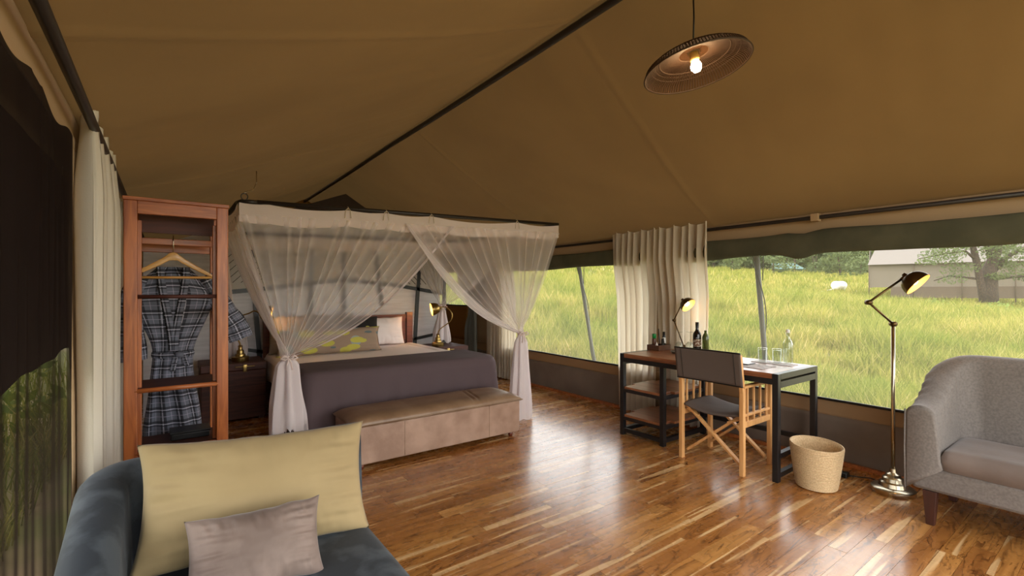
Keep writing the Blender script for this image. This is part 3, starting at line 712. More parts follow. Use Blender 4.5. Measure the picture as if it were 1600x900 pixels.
mk('piping', tube(B(), [(b0-.02, c0-.021, .342), (1.9, c0-.024, .343), (b1+.02, c0-.021, .342), (b1+.022, 3.75, .343), (b1+.02, c1+.01, .342)], .004, 6), M['leathertop'], t)
for x in (1.52, 2.32): mk('seam', tube(B(), [(x, c0-.0005, .047), (x, c0-.0005, .328)], .0018, 5), M['leathertop'], t)
for x in (b0+.07, b1-.07):
    for y in (c0+.05, c1-.05): mk('foot', lathe(B(), [(0, 0), (.018, 0), (.024, .045), (0, .045)], 14, (x, y, 0)), M['headb'], t)
# ------------------------------------------------------------------ trunks used as nightstands
def brass_latch(par, x, y, z):
    bm = B(); tube(bm, [(x-.09, y-.012, z), (x+.09, y-.012, z)], .006, 8); box(bm, x-.018, x+.018, y-.02, y+.0, z-.055, z+.02)
    mk('brass_latch', bm, M['brass'], par, bevel=.002)
def trunk(x0, x1, label):
    t = thing('trunk_nightstand', label, 'nightstand', ((x0+x1)/2, 5.88, 0))
    mk('body', box(B(), x0, x1, 5.62, 6.12, .02, .52), M['trunk'], t, smooth=False, bevel=.006)
    mk('lid', box(B(), x0-.008, x1+.008, 5.61, 6.13, .524, .60), M['trunk'], t, smooth=False, bevel=.006)
    brass_latch(t, (x0+x1)/2-.05 if x0 > 1 else .66, 5.61, .565)
    for x in (x0+.04, x1-.04):
        for y in (5.66, 6.08): mk('foot', box(B(), x-.025, x+.025, y-.025, y+.025, 0, .02), M['legw'], t, smooth=False)
trunk(.28, .86, 'dark wooden trunk nightstand left of the bed behind the wardrobe rack')
trunk(2.84, 3.36, 'dark wooden trunk nightstand right of the bed')
def bulb(par, c, r, e, col=(1, .72, .38, 1), name='bulb'):
    o = mk(name, lathe(B(), [(0, -r), (r*.7, -r*.75), (r, 0), (r*.8, r*.6), (r*.45, r*1.3), (r*.4, r*1.8), (0, r*1.8)], 20), emit('bulb_glow', col, e), par)
    o.location = Vector(c) - (ORG[par.name] if par.name in ORG else Vector()); return o
def dome(par, tip, d, r, m_out, m_in, h=None, e=LAMP_E, br=.022):
    """metal shade: tip = back of the shade, d = direction it opens to"""
    tip = Vector(tip); d = Vector(d).normalized(); h = h or r*1.05
    rot = Vector((0, 0, 1)).rotation_difference(d).to_matrix()
    pr = [(.012, -.02), (.014, 0)] + [(r*math.sin(a)**.8, h*(1-math.cos(a))) for a in [PI/2*k/8 for k in range(1, 9)]]
    s = mk('lamp_shade', lathe(B(), pr, 32, tip, rot), m_out, par, solid=0)
    prin = [(x-.0025, z+.002) for x, z in pr[1:]]
    i = mk('shade_lining', lathe(B(), [(0, .003)] + prin, 32, tip, rot), m_in, s); i['label'] = 'pale gold lining'
    b = mk('bulb', lathe(B(), [(0, h*.35), (br*.5, h*.35), (br, h*.62), (br*.8, h*.8), (0, h*.9)], 16, tip, rot), emit('lamp_glow', (1, .68, .32, 1), e), s); b['label'] = 'lit warm bulb'
    return s
RV = Vector((math.cos(YAW), -math.sin(YAW), 0)); FV = Vector((math.sin(YAW), math.cos(YAW), 0))
def bedlamp(c, s, label):
    c = Vector(c); t = thing('bedside_lamp', label, 'lamp', c)
    mk('base', lathe(B(), [(0, 0), (.082, 0), (.084, .004), (.084, .045), (.078, .05), (.05, .054), (.048, .075), (.036, .082), (.034, .115), (.022, .125), (.018, .15), (.026, .158), (.014, .17), (0, .172)], 32, c), M['brass'], t, smooth='auto')
    hx = 0 if s > 0 else 1
    P = lambda a, z: c + RV*(a*s + hx*.23*sm((z-.40)/.12)) + Vector((0, 0, z))
    pts = [P(0, .165), P(.01, .20), P(.04, .24), P(.11, .29), P(.17, .34), P(.195, .40), P(.185, .46), P(.14, .51), P(.09, .535), P(.04, .53)]
    fine = []
    for i in range(len(pts)-1):
        p0, p1, p2, p3 = pts[max(i-1, 0)], pts[i], pts[i+1], pts[min(i+2, len(pts)-1)]
        for k in range(5):
            q = k/5; fine.append(.5*((2*p1)+(p2-p0)*q+(2*p0-5*p1+4*p2-p3)*q*q+(3*p1-p0-3*p2+p3)*q**3))
    fine.append(pts[-1])
    mk('gooseneck', tube(B(), fine, .0075, 8), M['brass'], t)
    mk('joint', lathe(B(), [(0, -.014), (.014, 0), (0, .014)], 12, P(.04, .53)), M['brass'], t)
    dome(t, P(.03, .525), (-RV + Vector((0, 0, -.22)) - FV*.35) if s > 0 else (RV*.9 + FV*.42 - Vector((0, 0, .2))), .088, M['brass'], M['goldin'], h=.12)
bedlamp((3.0, 5.80, .60), 1, 'brass gooseneck reading lamp on the trunk right of the bed')
bedlamp((.64, 5.80, .60), -1, 'brass gooseneck reading lamp on the trunk left of the bed')
# ------------------------------------------------------------------ mosquito net
rx0, rx1, ry0, ry1, rz = .43, 3.57, 3.98, 6.25, 2.05
t = thing('mosquito_net', 'white sheer mosquito net tied back at the corners around the bed', 'mosquito net', (1.98, 5.1, 2.0))
def rzx(x): return lerp(2.015, 2.105, (x-rx0)/(rx1-rx0))
loop = [(rx0+.02, ry0+.02), (rx0+.12, ry0), (rx1, ry0), (rx1, ry1), (rx0, ry1), (rx0, ry0+.1), (rx0+.02, ry0+.02)]
for a, b in zip(loop, loop[1:]):
    pa, pb = (a[0], a[1], rzx(a[0])), (b[0], b[1], rzx(b[0]))
    mk('rod', tube(B(), [pa, pb], .017, 10), M['pole'], t)
fr_ties = [.62, 1.22, 1.55, 1.985, 2.98]
def band(p, q, name='net_band', ties=None, h=.14, sagk=.035):
    bm = B(); p = Vector(p); q = Vector(q); L_ = (q-p).length; n = int(L_*30)
    nrm = Vector((-(q-p).y, (q-p).x, 0)).normalized()
    def fn(u, v):
        c = p.lerp(q, u); x = u*L_
        sg = 0
        if ties:
            for a, b in zip(ties, ties[1:]):
                if a <= u <= b: k = (u-a)/(b-a); sg = sagk*4*k*(1-k)*min(1, (b-a)*L_/.9)
        z = rzx(c.x) - .012 - sg - v*(h + .012*nz(x*2, 1, 0))
        return c + nrm*(.004 + .010*nz(x*5, v*2, 3)) + Vector((0, 0, z-c.z))
    grid(bm, fn, n, 6); return mk(name, bm, M['netband'], t)
L_ = rx1-rx0
band((rx0, ry0-.014, 0), (rx1, ry0-.014, 0), ties=[0]+[(x-rx0)/L_ for x in fr_ties]+[1])
band((rx0, ry0, 0), (rx0, ry1, 0), ties=[0, .33, .66, 1]); band((rx1, ry0, 0), (rx1, ry1, 0), ties=[0, .5, 1]); band((rx0, ry1, 0), (rx1, ry1, 0), ties=[0, .33, .66, 1])
for x in fr_ties[1:]:
    z = rzx(x); bm = B()
    tube(bm, [(x+.016*math.cos(a), ry0+.016*math.sin(a), z+.004*math.sin(a)) if False else (x+.002*math.sin(3*a), ry0+.017*math.cos(a), z+.017*math.sin(a)) for a in [k*2*PI/10 for k in range(11)]], .003, 6)
    for dx in (-.03, .022): tube(bm, [(x, ry0-.018, z+.005), (x+dx*.7, ry0-.024, z-.015), (x+dx, ry0-.022, z-.07-abs(dx)*.4)], .003, 6)
    mk('tie_string', bm, M['cord'], t)
def panel(P0, P1, T, sag, nf, seed=0, name='net_panel', out=(0, -1, 0), off=.10, blend=1.15, amp=.022):
    P0 = Vector(P0); P1 = Vector(P1); T = Vector(T); out = Vector(out)
    def fn(s, w):
        # fold spacing irregular: cloth bunches towards both ends
        ss = s + .035*nz(s*9, seed, 1)
        p = P0.lerp(P1, ss); p.z = rzx(p.x) - off
        hd = Vector((T.x-p.x, T.y-p.y, 0)); dist = hd.length
        k = w
        q = p.lerp(T, k)
        # heavy cloth: falls first, then swings in
        drop = sag*dist*math.sin(PI*min(1, k))*.55
        q.z -= drop
        f = math.sin(2*PI*nf*s + 1.8*nz(s*nf*.6, seed, 0))
        a = amp*(.25 + .75*math.sin(PI*(.12+.80*k))) * (1 + .9*nz(s*nf*.5, seed+2, k*1.2))
        q += out*(a*f*(1-.75*k)) 
        # in-plane bunching so folds overlap
        along = (P1-P0).normalized()
        q += along*(a*.9*math.cos(2*PI*nf*s*1.0 + 1.8*nz(s*nf*.6, seed, 0))*(1-k)*sm(k*2.5))
        if k > .8:
            r = (k-.8)/.2; ang = s*2*PI*1.0
            q += (along*math.cos(ang*1.5+seed) + out*math.sin(ang*1.5+seed))*.035*r*(1)
        return q
    bm = B(); grid(bm, fn, nf*16, 46); return mk(name, bm, M['net'], t)
TL = (.765, 4.0, .83); TR = (3.02, 3.95, .90); TRR = (3.22, 6.1, 1.12); TLR = (.62, 6.1, 1.05)
yb = ry0-.008
panel((rx0+.01, yb, 0), (2.20, yb, 0), TL, .26, 14, 1)
panel((1.72, yb-.02, 0), (rx1, yb-.02, 0), TR, .24, 14, 2)
panel((rx0, ry0+.02, 0), (rx0, 5.1, 0), (TL[0]-.01, TL[1]+.02, TL[2]), .12, 10, 3, out=(-1, 0, 0))
panel((rx1, ry0+.02, 0), (rx1, 5.3, 0), (TR[0]+.01, TR[1]+.02, TR[2]), .22, 12, 4, out=(1, 0, 0))
panel((rx1, 4.9, 0), (rx1, ry1, 0), TRR, .2, 11, 5, out=(1, 0, 0))
panel((2.75, ry1, 0), (rx1, ry1, 0), TRR, .2, 7, 7, out=(0, 1, 0))
panel((rx0, 5.0, 0), (rx0, ry1, 0), TLR, .2, 10, 6, out=(-1, 0, 0))
def edge_cord(P0, T, sag, seed=0):
    P0 = Vector(P0); T = Vector(T); P0.z = rzx(P0.x)-.10; d = (Vector((T.x-P0.x, T.y-P0.y, 0))).length
    def fn(u, k):
        q = P0.lerp(T, k); q.z -= sag*d*math.sin(PI*k)*.55
        q.x += (u-.5)*(.03+.10*sm(k*2)*(1-k)); q.z += (u-.5)*.06*math.sin(PI*k); q.y -= .02+.012*math.sin(u*16+k*5)
        return q
    bm = B(); grid(bm, fn, 12, 40); mk('net_hem', bm, M['nettail'], t)
edge_cord((2.20, yb, 0), TL, .26); edge_cord((1.72, yb-.02, 0), TR, .24)
def tail(T, zb, r0, r1, label=None, seed=0, sx=1, sy=.7, nl=16):
    T = Vector(T)
    for layer in range(2):
        rr = 1-.3*layer
        def fn(u, v):
            a = 2*PI*u; r = lerp(r0*.3, lerp(r0, r1, sm(v*1.1)), sm(v*7+.25))*rr
            f = 1 + .22*math.sin(a*nl/2+seed+2*nz(u*6, seed, 0))*sm(v*3+.3) + .3*nz(math.cos(a)*2, math.sin(a)*2, seed+v*1.2)
            zbot = zb + (.10*abs(nz(math.cos(a)*2.2, math.sin(a)*2.2, seed+7)) + .09*((a*2.5/PI+seed) % 1)) if zb > .1 else zb + .02*nz(u*8, seed, 0)
            z = lerp(T.z, zbot + .05*layer, v)
            return (T.x + r*f*math.cos(a)*sx, T.y + r*f*math.sin(a)*sy, z)
        bm = B(); grid(bm, fn, 120, 30); mk('net_tail', bm, M['nettail'], t)
    bm = B(); grid(bm, lambda u, v: (T.x + (r0*.62)*math.cos(2*PI*u)*sx, T.y + (r0*.62)*math.sin(2*PI*u)*sy, T.z-.012+.03*v+.006*math.sin(4*PI*u)), 24, 3)
    mk('tie_band', bm, M['netband'], t)
    bm = B(); sy_ = T.y - r0*.62*sy - .01
    for s in (-1, 1):
        pts = [(T.x, sy_, T.z), (T.x+s*.035, sy_-.012, T.z+.022), (T.x+s*.06, sy_-.008, T.z+.002), (T.x+s*.03, sy_-.008, T.z-.012), (T.x, sy_, T.z)]
        tube(bm, pts, [.006, .009, .008, .007, .005], 8)
        tube(bm, [(T.x, sy_, T.z), (T.x+s*.014, sy_-.01, T.z-.04), (T.x+s*.022, sy_-.006, T.z-.09)], .0065, 8)
    mk('tie_bow', bm, M['netband'], t)
tail(TL, .20, .075, .115, seed=1, nl=14)
tail(TR, .01, .075, .125, seed=4, nl=14, sx=.9)
tail(TRR, .55, .06, .12, seed=6, sx=.9)
tail(TLR, .55, .06, .12, seed=8, sx=.9)
# ring and hook that carry the rod
t2 = thing('ceiling_hook', 'small dark iron hook with ring above the near left corner of the net rod', 'hook', (rx0+.03, ry0, 2.06))
mk('ring', tube(B(), [(rx0+.035+.022*math.cos(a), ry0, 2.05+.024*math.sin(a)) for a in [k*2*PI/16 for k in range(17)]], .004, 6), M['pole'], t2)
mk('chain', tube(B(), [(rx0+.03, ry0, 2.072), (rx0+.05, ry0+.02, 2.09), (rx0+.10, ry0+.04, 2.115), (rx0+.12, ry0+.04, 2.17), (rx0+.12, ry0+.04, 2.26)], .004, 6), M['nickel'], t2)
# ------------------------------------------------------------------ desk
dx0, dx1, dy0, dy1, dz = 3.46, 4.12, 1.555, 2.985, .765
t = thing('writing_desk', 'black steel framed writing desk with brown wood top and two side shelves', 'desk', ((dx0+dx1)/2, (dy0+dy1)/2, 0))
LW_ = .042
for x in (dx0, dx1-LW_):
    for y in (dy0, 2.50, dy1-LW_):
        if y == 2.50: z1 = dz-.07
        else: z1 = dz
        mk('leg', box(B(), x, x+LW_, y, y+LW_, 0, z1), M['black'], t, smooth=False, bevel=.003)
ys = [dy0+LW_+.002] ; nb = 5; xx0, xx1 = dx0+.004, dx1-.004
for i in range(nb):
    a = lerp(xx0, xx1, i/nb); b = lerp(xx0, xx1, (i+1)/nb)
    mk('top_board', box(B(), a+.0006, b-.0006, dy0+LW_+.002, dy1-LW_-.002, dz-.038, dz), M['desk'], t, smooth=False, bevel=.0015)
for x in (dx0, dx1-LW_): mk('frame_rail', box(B(), x, x+.04, dy0+LW_, dy1-LW_, dz-.078, dz-.04), M['black'], t, smooth=False)
for y in (dy0, dy1-LW_):
    mk('frame_rail', box(B(), dx0+LW_, dx1-LW_, y, y+LW_, dz-.04, dz), M['black'], t, smooth=False)
    mk('frame_rail', box(B(), dx0+LW_, dx1-LW_, y, y+LW_, dz-.10, dz-.055), M['black'], t, smooth=False)
for z in (.455, .195):
    for y0_, y1_ in ((2.50, dy1),):
        for x in (dx0+.002, dx1-.03): mk('shelf_rail', box(B(), x, x+.03, y0_+LW_, y1_-LW_, z-.05, z-.022), M['black'], t, smooth=False)
        for y in (2.505, dy1-.035): mk('shelf_rail', box(B(), dx0+LW_, dx1-LW_, y, y+.03, z-.05, z-.022), M['black'], t, smooth=False)
        for i in range(4):
            a = lerp(dx0+.01, dx1-.01, i/4); b = lerp(dx0+.01, dx1-.01, (i+1)/4)
            yA = y0_+.045 if i in (0, 3) else y0_+.005; yB = y1_-.045 if i in (0, 3) else y1_-.005
            mk('shelf_board', box(B(), a+.0006, b-.0006, yA, yB, z-.022, z), M['desk'], t, smooth=False, bevel=.0015)
for y in (dy0+.004, 2.504, dy1-.038): mk('floor_rail', box(B(), dx0+LW_, dx1-LW_, y, y+.034, .03, .065), M['black'], t, smooth=False)
mk('floor_rail', box(B(), dx0+LW_, dx1-LW_, dy0+.004, dy0+.038, .165, .2), M['black'], t, smooth=False)
mk('floor_rail', box(B(), dx0+.003, dx0+.033, 2.542, dy1-LW_, .03, .065), M['black'], t, smooth=False)
mk('back_rail', box(B(), dx1-.036, dx1-.004, dy0+LW_, 2.5, .165, .2), M['black'], t, smooth=False)
# desk things
t = thing('wooden_caddy', 'dark wooden tea caddy tray at the far end of the desk', 'caddy', (3.96, 2.94, dz))
q0, q1, q2, q3 = 3.87, 4.06, 2.85, 2.99
for n_, a in (('side', (q0, q1, q2, q2+.012)), ('side', (q0, q1, q3-.012, q3)), ('end', (q0, q0+.012, q2+.012, q3-.012)), ('end', (q1-.012, q1, q2+.012, q3-.012))):
    mk(n_, box(B(), *a, dz+.001, dz+.052), M['brownbox'], t, smooth=False)
mk('bottom', box(B(), q0+.012, q1-.012, q2+.012, q3-.012, dz+.001, dz+.009), M['brownbox'], t, smooth=False)
zb = dz+.0095
t = thing('spray_can', 'dark can with a green cap standing in the wooden caddy', 'can', (3.925, 2.945, zb))
mk('can', lathe(B(), [(0, 0), (.021, 0), (.021, .10), (.017, .106), (0, .106)], 20, (3.925, 2.945, zb)), M['brownbox'], t)
mk('cap', lathe(B(), [(0, .106), (.019, .106), (.02, .145), (.018, .15), (0, .15)], 20, (3.925, 2.945, zb)), M['greencap'], t)
t = thing('small_bottle', 'slim black bottle with white label in the wooden caddy', 'bottle', (4.0, 2.885, zb))
mk('glass_body', lathe(B(), [(0, 0), (.017, 0), (.017, .12), (.013, .13), (.013, .17), (0, .17)], 18, (4.0, 2.885, zb)), M['blackplastic'], t)
mk('label', lathe(B(), [(.0176, .06), (.0176, .115)], 18, (4.0, 2.885, zb)), M['white'], t)
o = mk('pen', tube(B(), [(3.965, 2.905, zb+.001), (3.967, 2.925, zb+.2)], .0045, 8), M['blackplastic']); tag(o, 'tall black stick upright in the wooden caddy', 'pen')
t = thing('napkin', 'white folded paper napkins in the wooden caddy', 'napkin', (3.895, 2.885, zb))
bm = B(); v = [bm.verts.new(p) for p in ((3.885, 2.87, zb+.001), (3.885, 2.915, zb+.001), (3.905, 2.915, zb+.001), (3.905, 2.87, zb+.001), (3.892, 2.892, zb+.075), (3.898, 2.892, zb+.075))]
for f in ((0,1,4), (2,3,5), (0,4,5,3), (1,2,5,4), (0,3,2,1)): bm.faces.new([v[i] for i in f])
mk('paper', bm, M['white'], t, smooth=False)
for k in range(5):
    x = 3.935 + random.random()*.06; y = 2.872 + random.random()*.022; h = random.uniform(.08, .11)
    bm = box(B(), x-.011, x+.011, y-.006, y+.002, zb, zb+h); bmesh.ops.rotate(bm, cent=(x, y, zb), matrix=Matrix.Rotation(random.uniform(-.12, .12), 3, 'Y'), verts=bm.verts[:])
    o = mk('tea_sachet', bm, M['blackplastic'], smooth=False); tag(o, 'black sachet packet standing in the wooden caddy', 'sachet', 'black sachets in the caddy')
o = mk('serving_tray', lathe(B(), [(0, .002), (.11, .002), (.13, .012), (.135, .018), (.13, .016), (.11, .008), (0, .007)], 40, (3.93, 2.60, dz)), M['darkplate']); tag(o, 'round dark tray under the upturned wine glasses', 'tray')
def wineglass(x, y, label):
    c = (x, y, dz+.0085)
    pr = [(.030, 0), (.036, .03), (.038, .055), (.034, .08), (.018, .098), (.004, .108), (.0035, .185), (.03, .192), (.032, .195), (0, .196)]
    pin = [(.0285, 0), (.0345, .03), (.0365, .055), (.0325, .08), (.016, .096), (0, .099)]
    bm = B(); lathe(bm, pr, 24, c); lathe(bm, pin, 24, c); bmesh.ops.remove_doubles(bm, verts=bm.verts[:], dist=1e-6)
    a = [v for v in bm.verts]
    o = mk('wine_glass', bm, M['glass']); tag(o, label, 'glass')
wineglass(3.885, 2.635, 'upturned stemmed wine glass on the dark tray, left of the two')
wineglass(3.96, 2.575, 'upturned stemmed wine glass on the dark tray, next to the dark bottle')
t = thing('wine_bottle', 'dark wine bottle with a small label near the desk lamp', 'bottle', (4.07, 2.565, dz))
BP = [(0, 0), (.036, 0), (.038, .004), (.038, .165), (.034, .185), (.018, .21), (.014, .225), (.014, .275), (.016, .277), (.016, .288), (0, .288)]
mk('bottle_body', lathe(B(), BP, 28, (4.07, 2.565, dz+.001)), M['greenglass'], t)
mk('label', lathe(B(), [(.0386, .06), (.0386, .13)], 28, (4.07, 2.565, dz+.001)), M['label'], t)
mk('capsule', lathe(B(), [(.0148, .235), (.0165, .289), (0, .29)], 20, (4.07, 2.565, dz+.001)), M['blackplastic'], t)
o = mk('glass_bottle', lathe(B(), [(0, 0), (.03, 0), (.03, .15), (.022, .175), (.012, .19), (.012, .215), (0, .215)], 24, (4.09, 2.49, dz+.001)), M['oliveglass']); tag(o, 'short olive green bottle just right of the dark wine bottle', 'bottle')
def jointlamp(name, c, base, h, elbow, head, d, mt, msh, label, rsh, pr, arm_r):
    c = Vector(c); t = thing(name, label, 'lamp', c)
    mk('base', lathe(B(), base, 36, c), mt, t, smooth='auto')
    top = c + Vector((0, 0, h)); e = c + RV*elbow[0] + Vector((0, 0, elbow[1])); hd = c + RV*head[0] + Vector((0, 0, head[1]))
    if pr: mk('pole', tube(B(), [c + Vector((0, 0, base[-1][1]-.005)), top], pr, 14), mt, t)
    mk('lower_arm', tube(B(), [top, e], arm_r, 8), msh, t); mk('upper_arm', tube(B(), [e, hd], arm_r, 8), msh, t)
    for p in (top, e):
        bm = tube(B(), [p-FV*.018, p+FV*.018], arm_r*2.2, 12); mk('joint', bm, msh, t)
    u = (hd-e).normalized()
    mk('socket', tube(B(), [hd-u*.02, hd+u*.02, hd+u*.03+Vector(d).normalized()*.02], [arm_r*1.3, arm_r*2.4, arm_r*2.6], 12), msh, t)
    dome(t, hd + u*.02, d, rsh, msh, M['goldin'], h=rsh*1.0, br=rsh*.33, e=38)
jointlamp('desk_lamp', (4.07, 2.71, dz+.001), [(0, 0), (.07, 0), (.072, .01), (.05, .02), (.015, .028), (0, .03)], .05, (-.095, .30), (-.01, .475), RV*.5-Vector((0, 0, .75))-FV*.75, M['brassd'], M['brassd'], 'dark bronze jointed lamp shining on the desk', .075, .008, .006)
t = thing('swing_top_bottle', 'clear glass swing-top water bottle at the near end of the desk', 'bottle', (4.05, 1.745, dz))
c = (4.05, 1.745, dz+.001)
bm = B(); lathe(bm, [(0, 0), (.036, 0), (.038, .004), (.038, .15), (.03, .18), (.014, .21), (.013, .24), (.016, .244), (.016, .25), (.0115, .25), (.0115, .21), (.027, .178), (.0345, .15), (.0345, .008), (0, .008)], 28, c)
mk('glass_body', bm, M['glass'], t); mk('stopper', lathe(B(), [(.010, .245), (.015, .256), (.013, .272), (0, .275)], 18, c), M['white'], t)
mk('wire_bail', tube(B(), [(4.05-.018, 1.745, dz+.225), (4.05-.02, 1.745, dz+.262), (4.05, 1.745, dz+.28), (4.05+.02, 1.745, dz+.262), (4.05+.018, 1.745, dz+.225)], .0016, 6), M['nickel'], t)
for x, y, lb in ((3.955, 1.90, 'upturned glass tumbler farther from the swing-top bottle'), (3.985, 1.80, 'upturned glass tumbler beside the swing-top bottle')):
    bm = B(); lathe(bm, [(.032, 0), (.036, .10), (.035, .115), (0, .117), (0, .105), (.0325, .10), (.0295, 0), (.032, 0)], 28, (x, y, dz+.0045))
    tag(mk('glass_tumbler', bm, M['glass']), lb, 'glass')
o = mk('menu_card', box(B(), 3.58, 3.80, 1.72, 2.02, dz+.0005, dz+.004), M['paper'], smooth=False); tag(o, 'large printed sheet lying on the near half of the desk', 'paper')
o = mk('writing_pad', box(B(), 3.68, 3.80, 1.88, 2.03, dz+.0045, dz+.012), M['darkplate'], smooth=False); tag(o, 'small dark notepad on top of the printed sheet', 'notepad')
o = mk('glass_mat', box(B(), 3.9, 4.03, 1.66, 1.97, dz+.0005, dz+.004), M['paper'], smooth=False); tag(o, 'paper mat under the two upturned tumblers', 'mat')
# ------------------------------------------------------------------ director's chair (faces +x)
t = thing('folding_chair', "pale wood folding director's chair with charcoal canvas pushed up to the desk", 'chair', (3.62, 2.01, 0))
ya, yb_ = 1.77, 2.27   # near and far side
bxk, bxf = 3.385, 3.80
for y, tx in ((ya, 0), (yb_, 0)):
    mk('leg', box(B(), bxk-.018, bxk+.018, y-.016, y+.016, 0, .66), M['pine'], t, smooth=False, bevel=.003)
    mk('back_post', bar(B(), (bxk, y, .60), (bxk-.045, y, .885), .03, .034, up=(1, 0, 0)), M['pine'], t, smooth=False, bevel=.003)
    mk('leg', box(B(), bxf-.018, bxf+.018, y-.016, y+.016, 0, .64), M['pine'], t, smooth=False, bevel=.003)
    mk('armrest', box(B(), bxk-.01, bxf+.03, y-.024, y+.024, .64, .66), M['pine'], t, smooth=False, bevel=.006)
    mk('side_rail', box(B(), bxk+.018, bxf-.018, y-.012, y+.012, .35, .395), M['pine'], t, smooth=False, bevel=.003)
    mk('side_rail', box(B(), bxk+.018, bxf-.018, y-.01, y+.01, .43, .45), M['pine'], t, smooth=False, bevel=.003)
    for k in range(4):
        x = lerp(bxk+.07, bxf-.06, k/3); mk('spindle', box(B(), x-.008, x+.008, y-.007, y+.007, .39, .642), M['pine'], t, smooth=False, bevel=.002)
for x, s in ((bxk+.035, 1), (bxf-.035, 1)):
    mk('cross_brace', bar(B(), (x, ya+.02, .06), (x, yb_-.03, .43), .018, .036, up=(1, 0, 0)), M['pine'], t, smooth=False, bevel=.003)
    mk('cross_brace', bar(B(), (x+.02, yb_-.02, .06), (x+.02, ya+.03, .43), .018, .036, up=(1, 0, 0)), M['pine'], t, smooth=False, bevel=.003)
    for y in (ya+.03, yb_-.03): mk('hinge_arm', bar(B(), (x+.0, y, .40), (x, y+(.10 if y < 2 else -.10), .36), .014, .024, up=(1, 0, 0)), M['pine'], t, smooth=False, bevel=.002)
    mk('bolt', tube(B(), [(x-.012, (ya+yb_)/2, .245), (x+.035, (ya+yb_)/2, .245)], .006, 8), M['nickel'], t)
bm = B(); grid(bm, lambda u, v: (lerp(bxk+.0, bxf+.01, u), lerp(ya+.02, yb_-.02, v), .455 - .035*math.sin(PI*v) + .004*nz(u*4, v*4, 2) - .02*(abs(2*u-1)**8)), 24, 24)
mk('seat', bm, M['canvasseat'], t, solid=.012)
bm = B()
def bk(u, v):
    z = lerp(.655, .90, v); y = lerp(ya-.02, yb_+.02, u); x = bxk - .045*((z-.6)/.285) - .022 + .012*math.sin(PI*u)
    return (x, y, z)
grid(bm, bk, 30, 10); mk('backrest', bm, M['canvasseat'], t, solid=.006)
mk('backrest_edge', tube(B(), [bk(k/20, 1) for k in range(21)], .006, 6), M['blackplastic'], t)
mk('backrest_edge', tube(B(), [bk(k/20, 0) for k in range(21)], .006, 6), M['blackplastic'], t)
for u in (.1, .9): mk('backrest_seam', tube(B(), [Vector(bk(u, k/6))+Vector((-.004, 0, 0)) for k in range(7)], .002, 5), M['blackplastic'], t)
# ------------------------------------------------------------------ basket
bc = (3.62, 1.375, 0)
t = thing('woven_basket', 'round woven palm waste basket on the floor beside the desk', 'basket', bc)
NR = 24
prof = []
for k in range(NR*4+1):
    q = k/(NR*4); z = .005 + .285*q; r = lerp(.116, .156, q**.8) + .007*abs(math.sin(PI*NR*q))
    prof.append((r, z))
bm = B(); lathe(bm, [(0, .004), (.11, .004)] + prof + [(.158, .294), (.150, .292)] + [(r-.012, z) for r, z in prof[::-8]] + [(0, .012)], 64, bc)
for v in bm.verts: v.co.z += .012*(v.co.z/.29)*math.cos(math.atan2(v.co.y-bc[1], v.co.x-bc[0])-1.2)*.8
mk('woven_body', bm, M['basket'], t)
mk('rim', tube(B(), [(bc[0]+.156*math.cos(a), bc[1]+.156*math.sin(a), .293+.0095*math.cos(a-1.2)) for a in [k*2*PI/48 for k in range(49)]], .0055, 8, cap=False), M['basket'], t)
# plug and cable
t = thing('power_adapter', 'black plug adapter with cable on the floor behind the basket', 'adapter', (3.97, 1.33, 0))
mk('plug', box(B(), 3.94, 4.0, 1.30, 1.35, .001, .035), M['blackplastic'], t, smooth=False, bevel=.006)
mk('cable', tube(B(), [(3.99, 1.31, .012), (4.04, 1.25, .006), (4.08, 1.2, .006), (4.05, 1.14, .006), (4.0, 1.12, .006)], .004, 6), M['blackplastic'], t)
# ------------------------------------------------------------------ floor lamp
jointlamp('floor_lamp', (3.93, 1.03, 0), [(0, 0), (.118, 0), (.122, .006), (.122, .032), (.112, .04), (.08, .046), (.074, .07), (.064, .078), (.058, .10), (.045, .108), (.038, .125), (.02, .135), (.017, .16), (0, .16)], 1.13,
    (-.165, 1.275), (.07, 1.44), RV*.45-Vector((0, 0, .7))-FV*.65, M['nickel'], M['brassd'], 'tall brass reading lamp with jointed arm between the basket and grey armchair', .085, .0115, .0075)
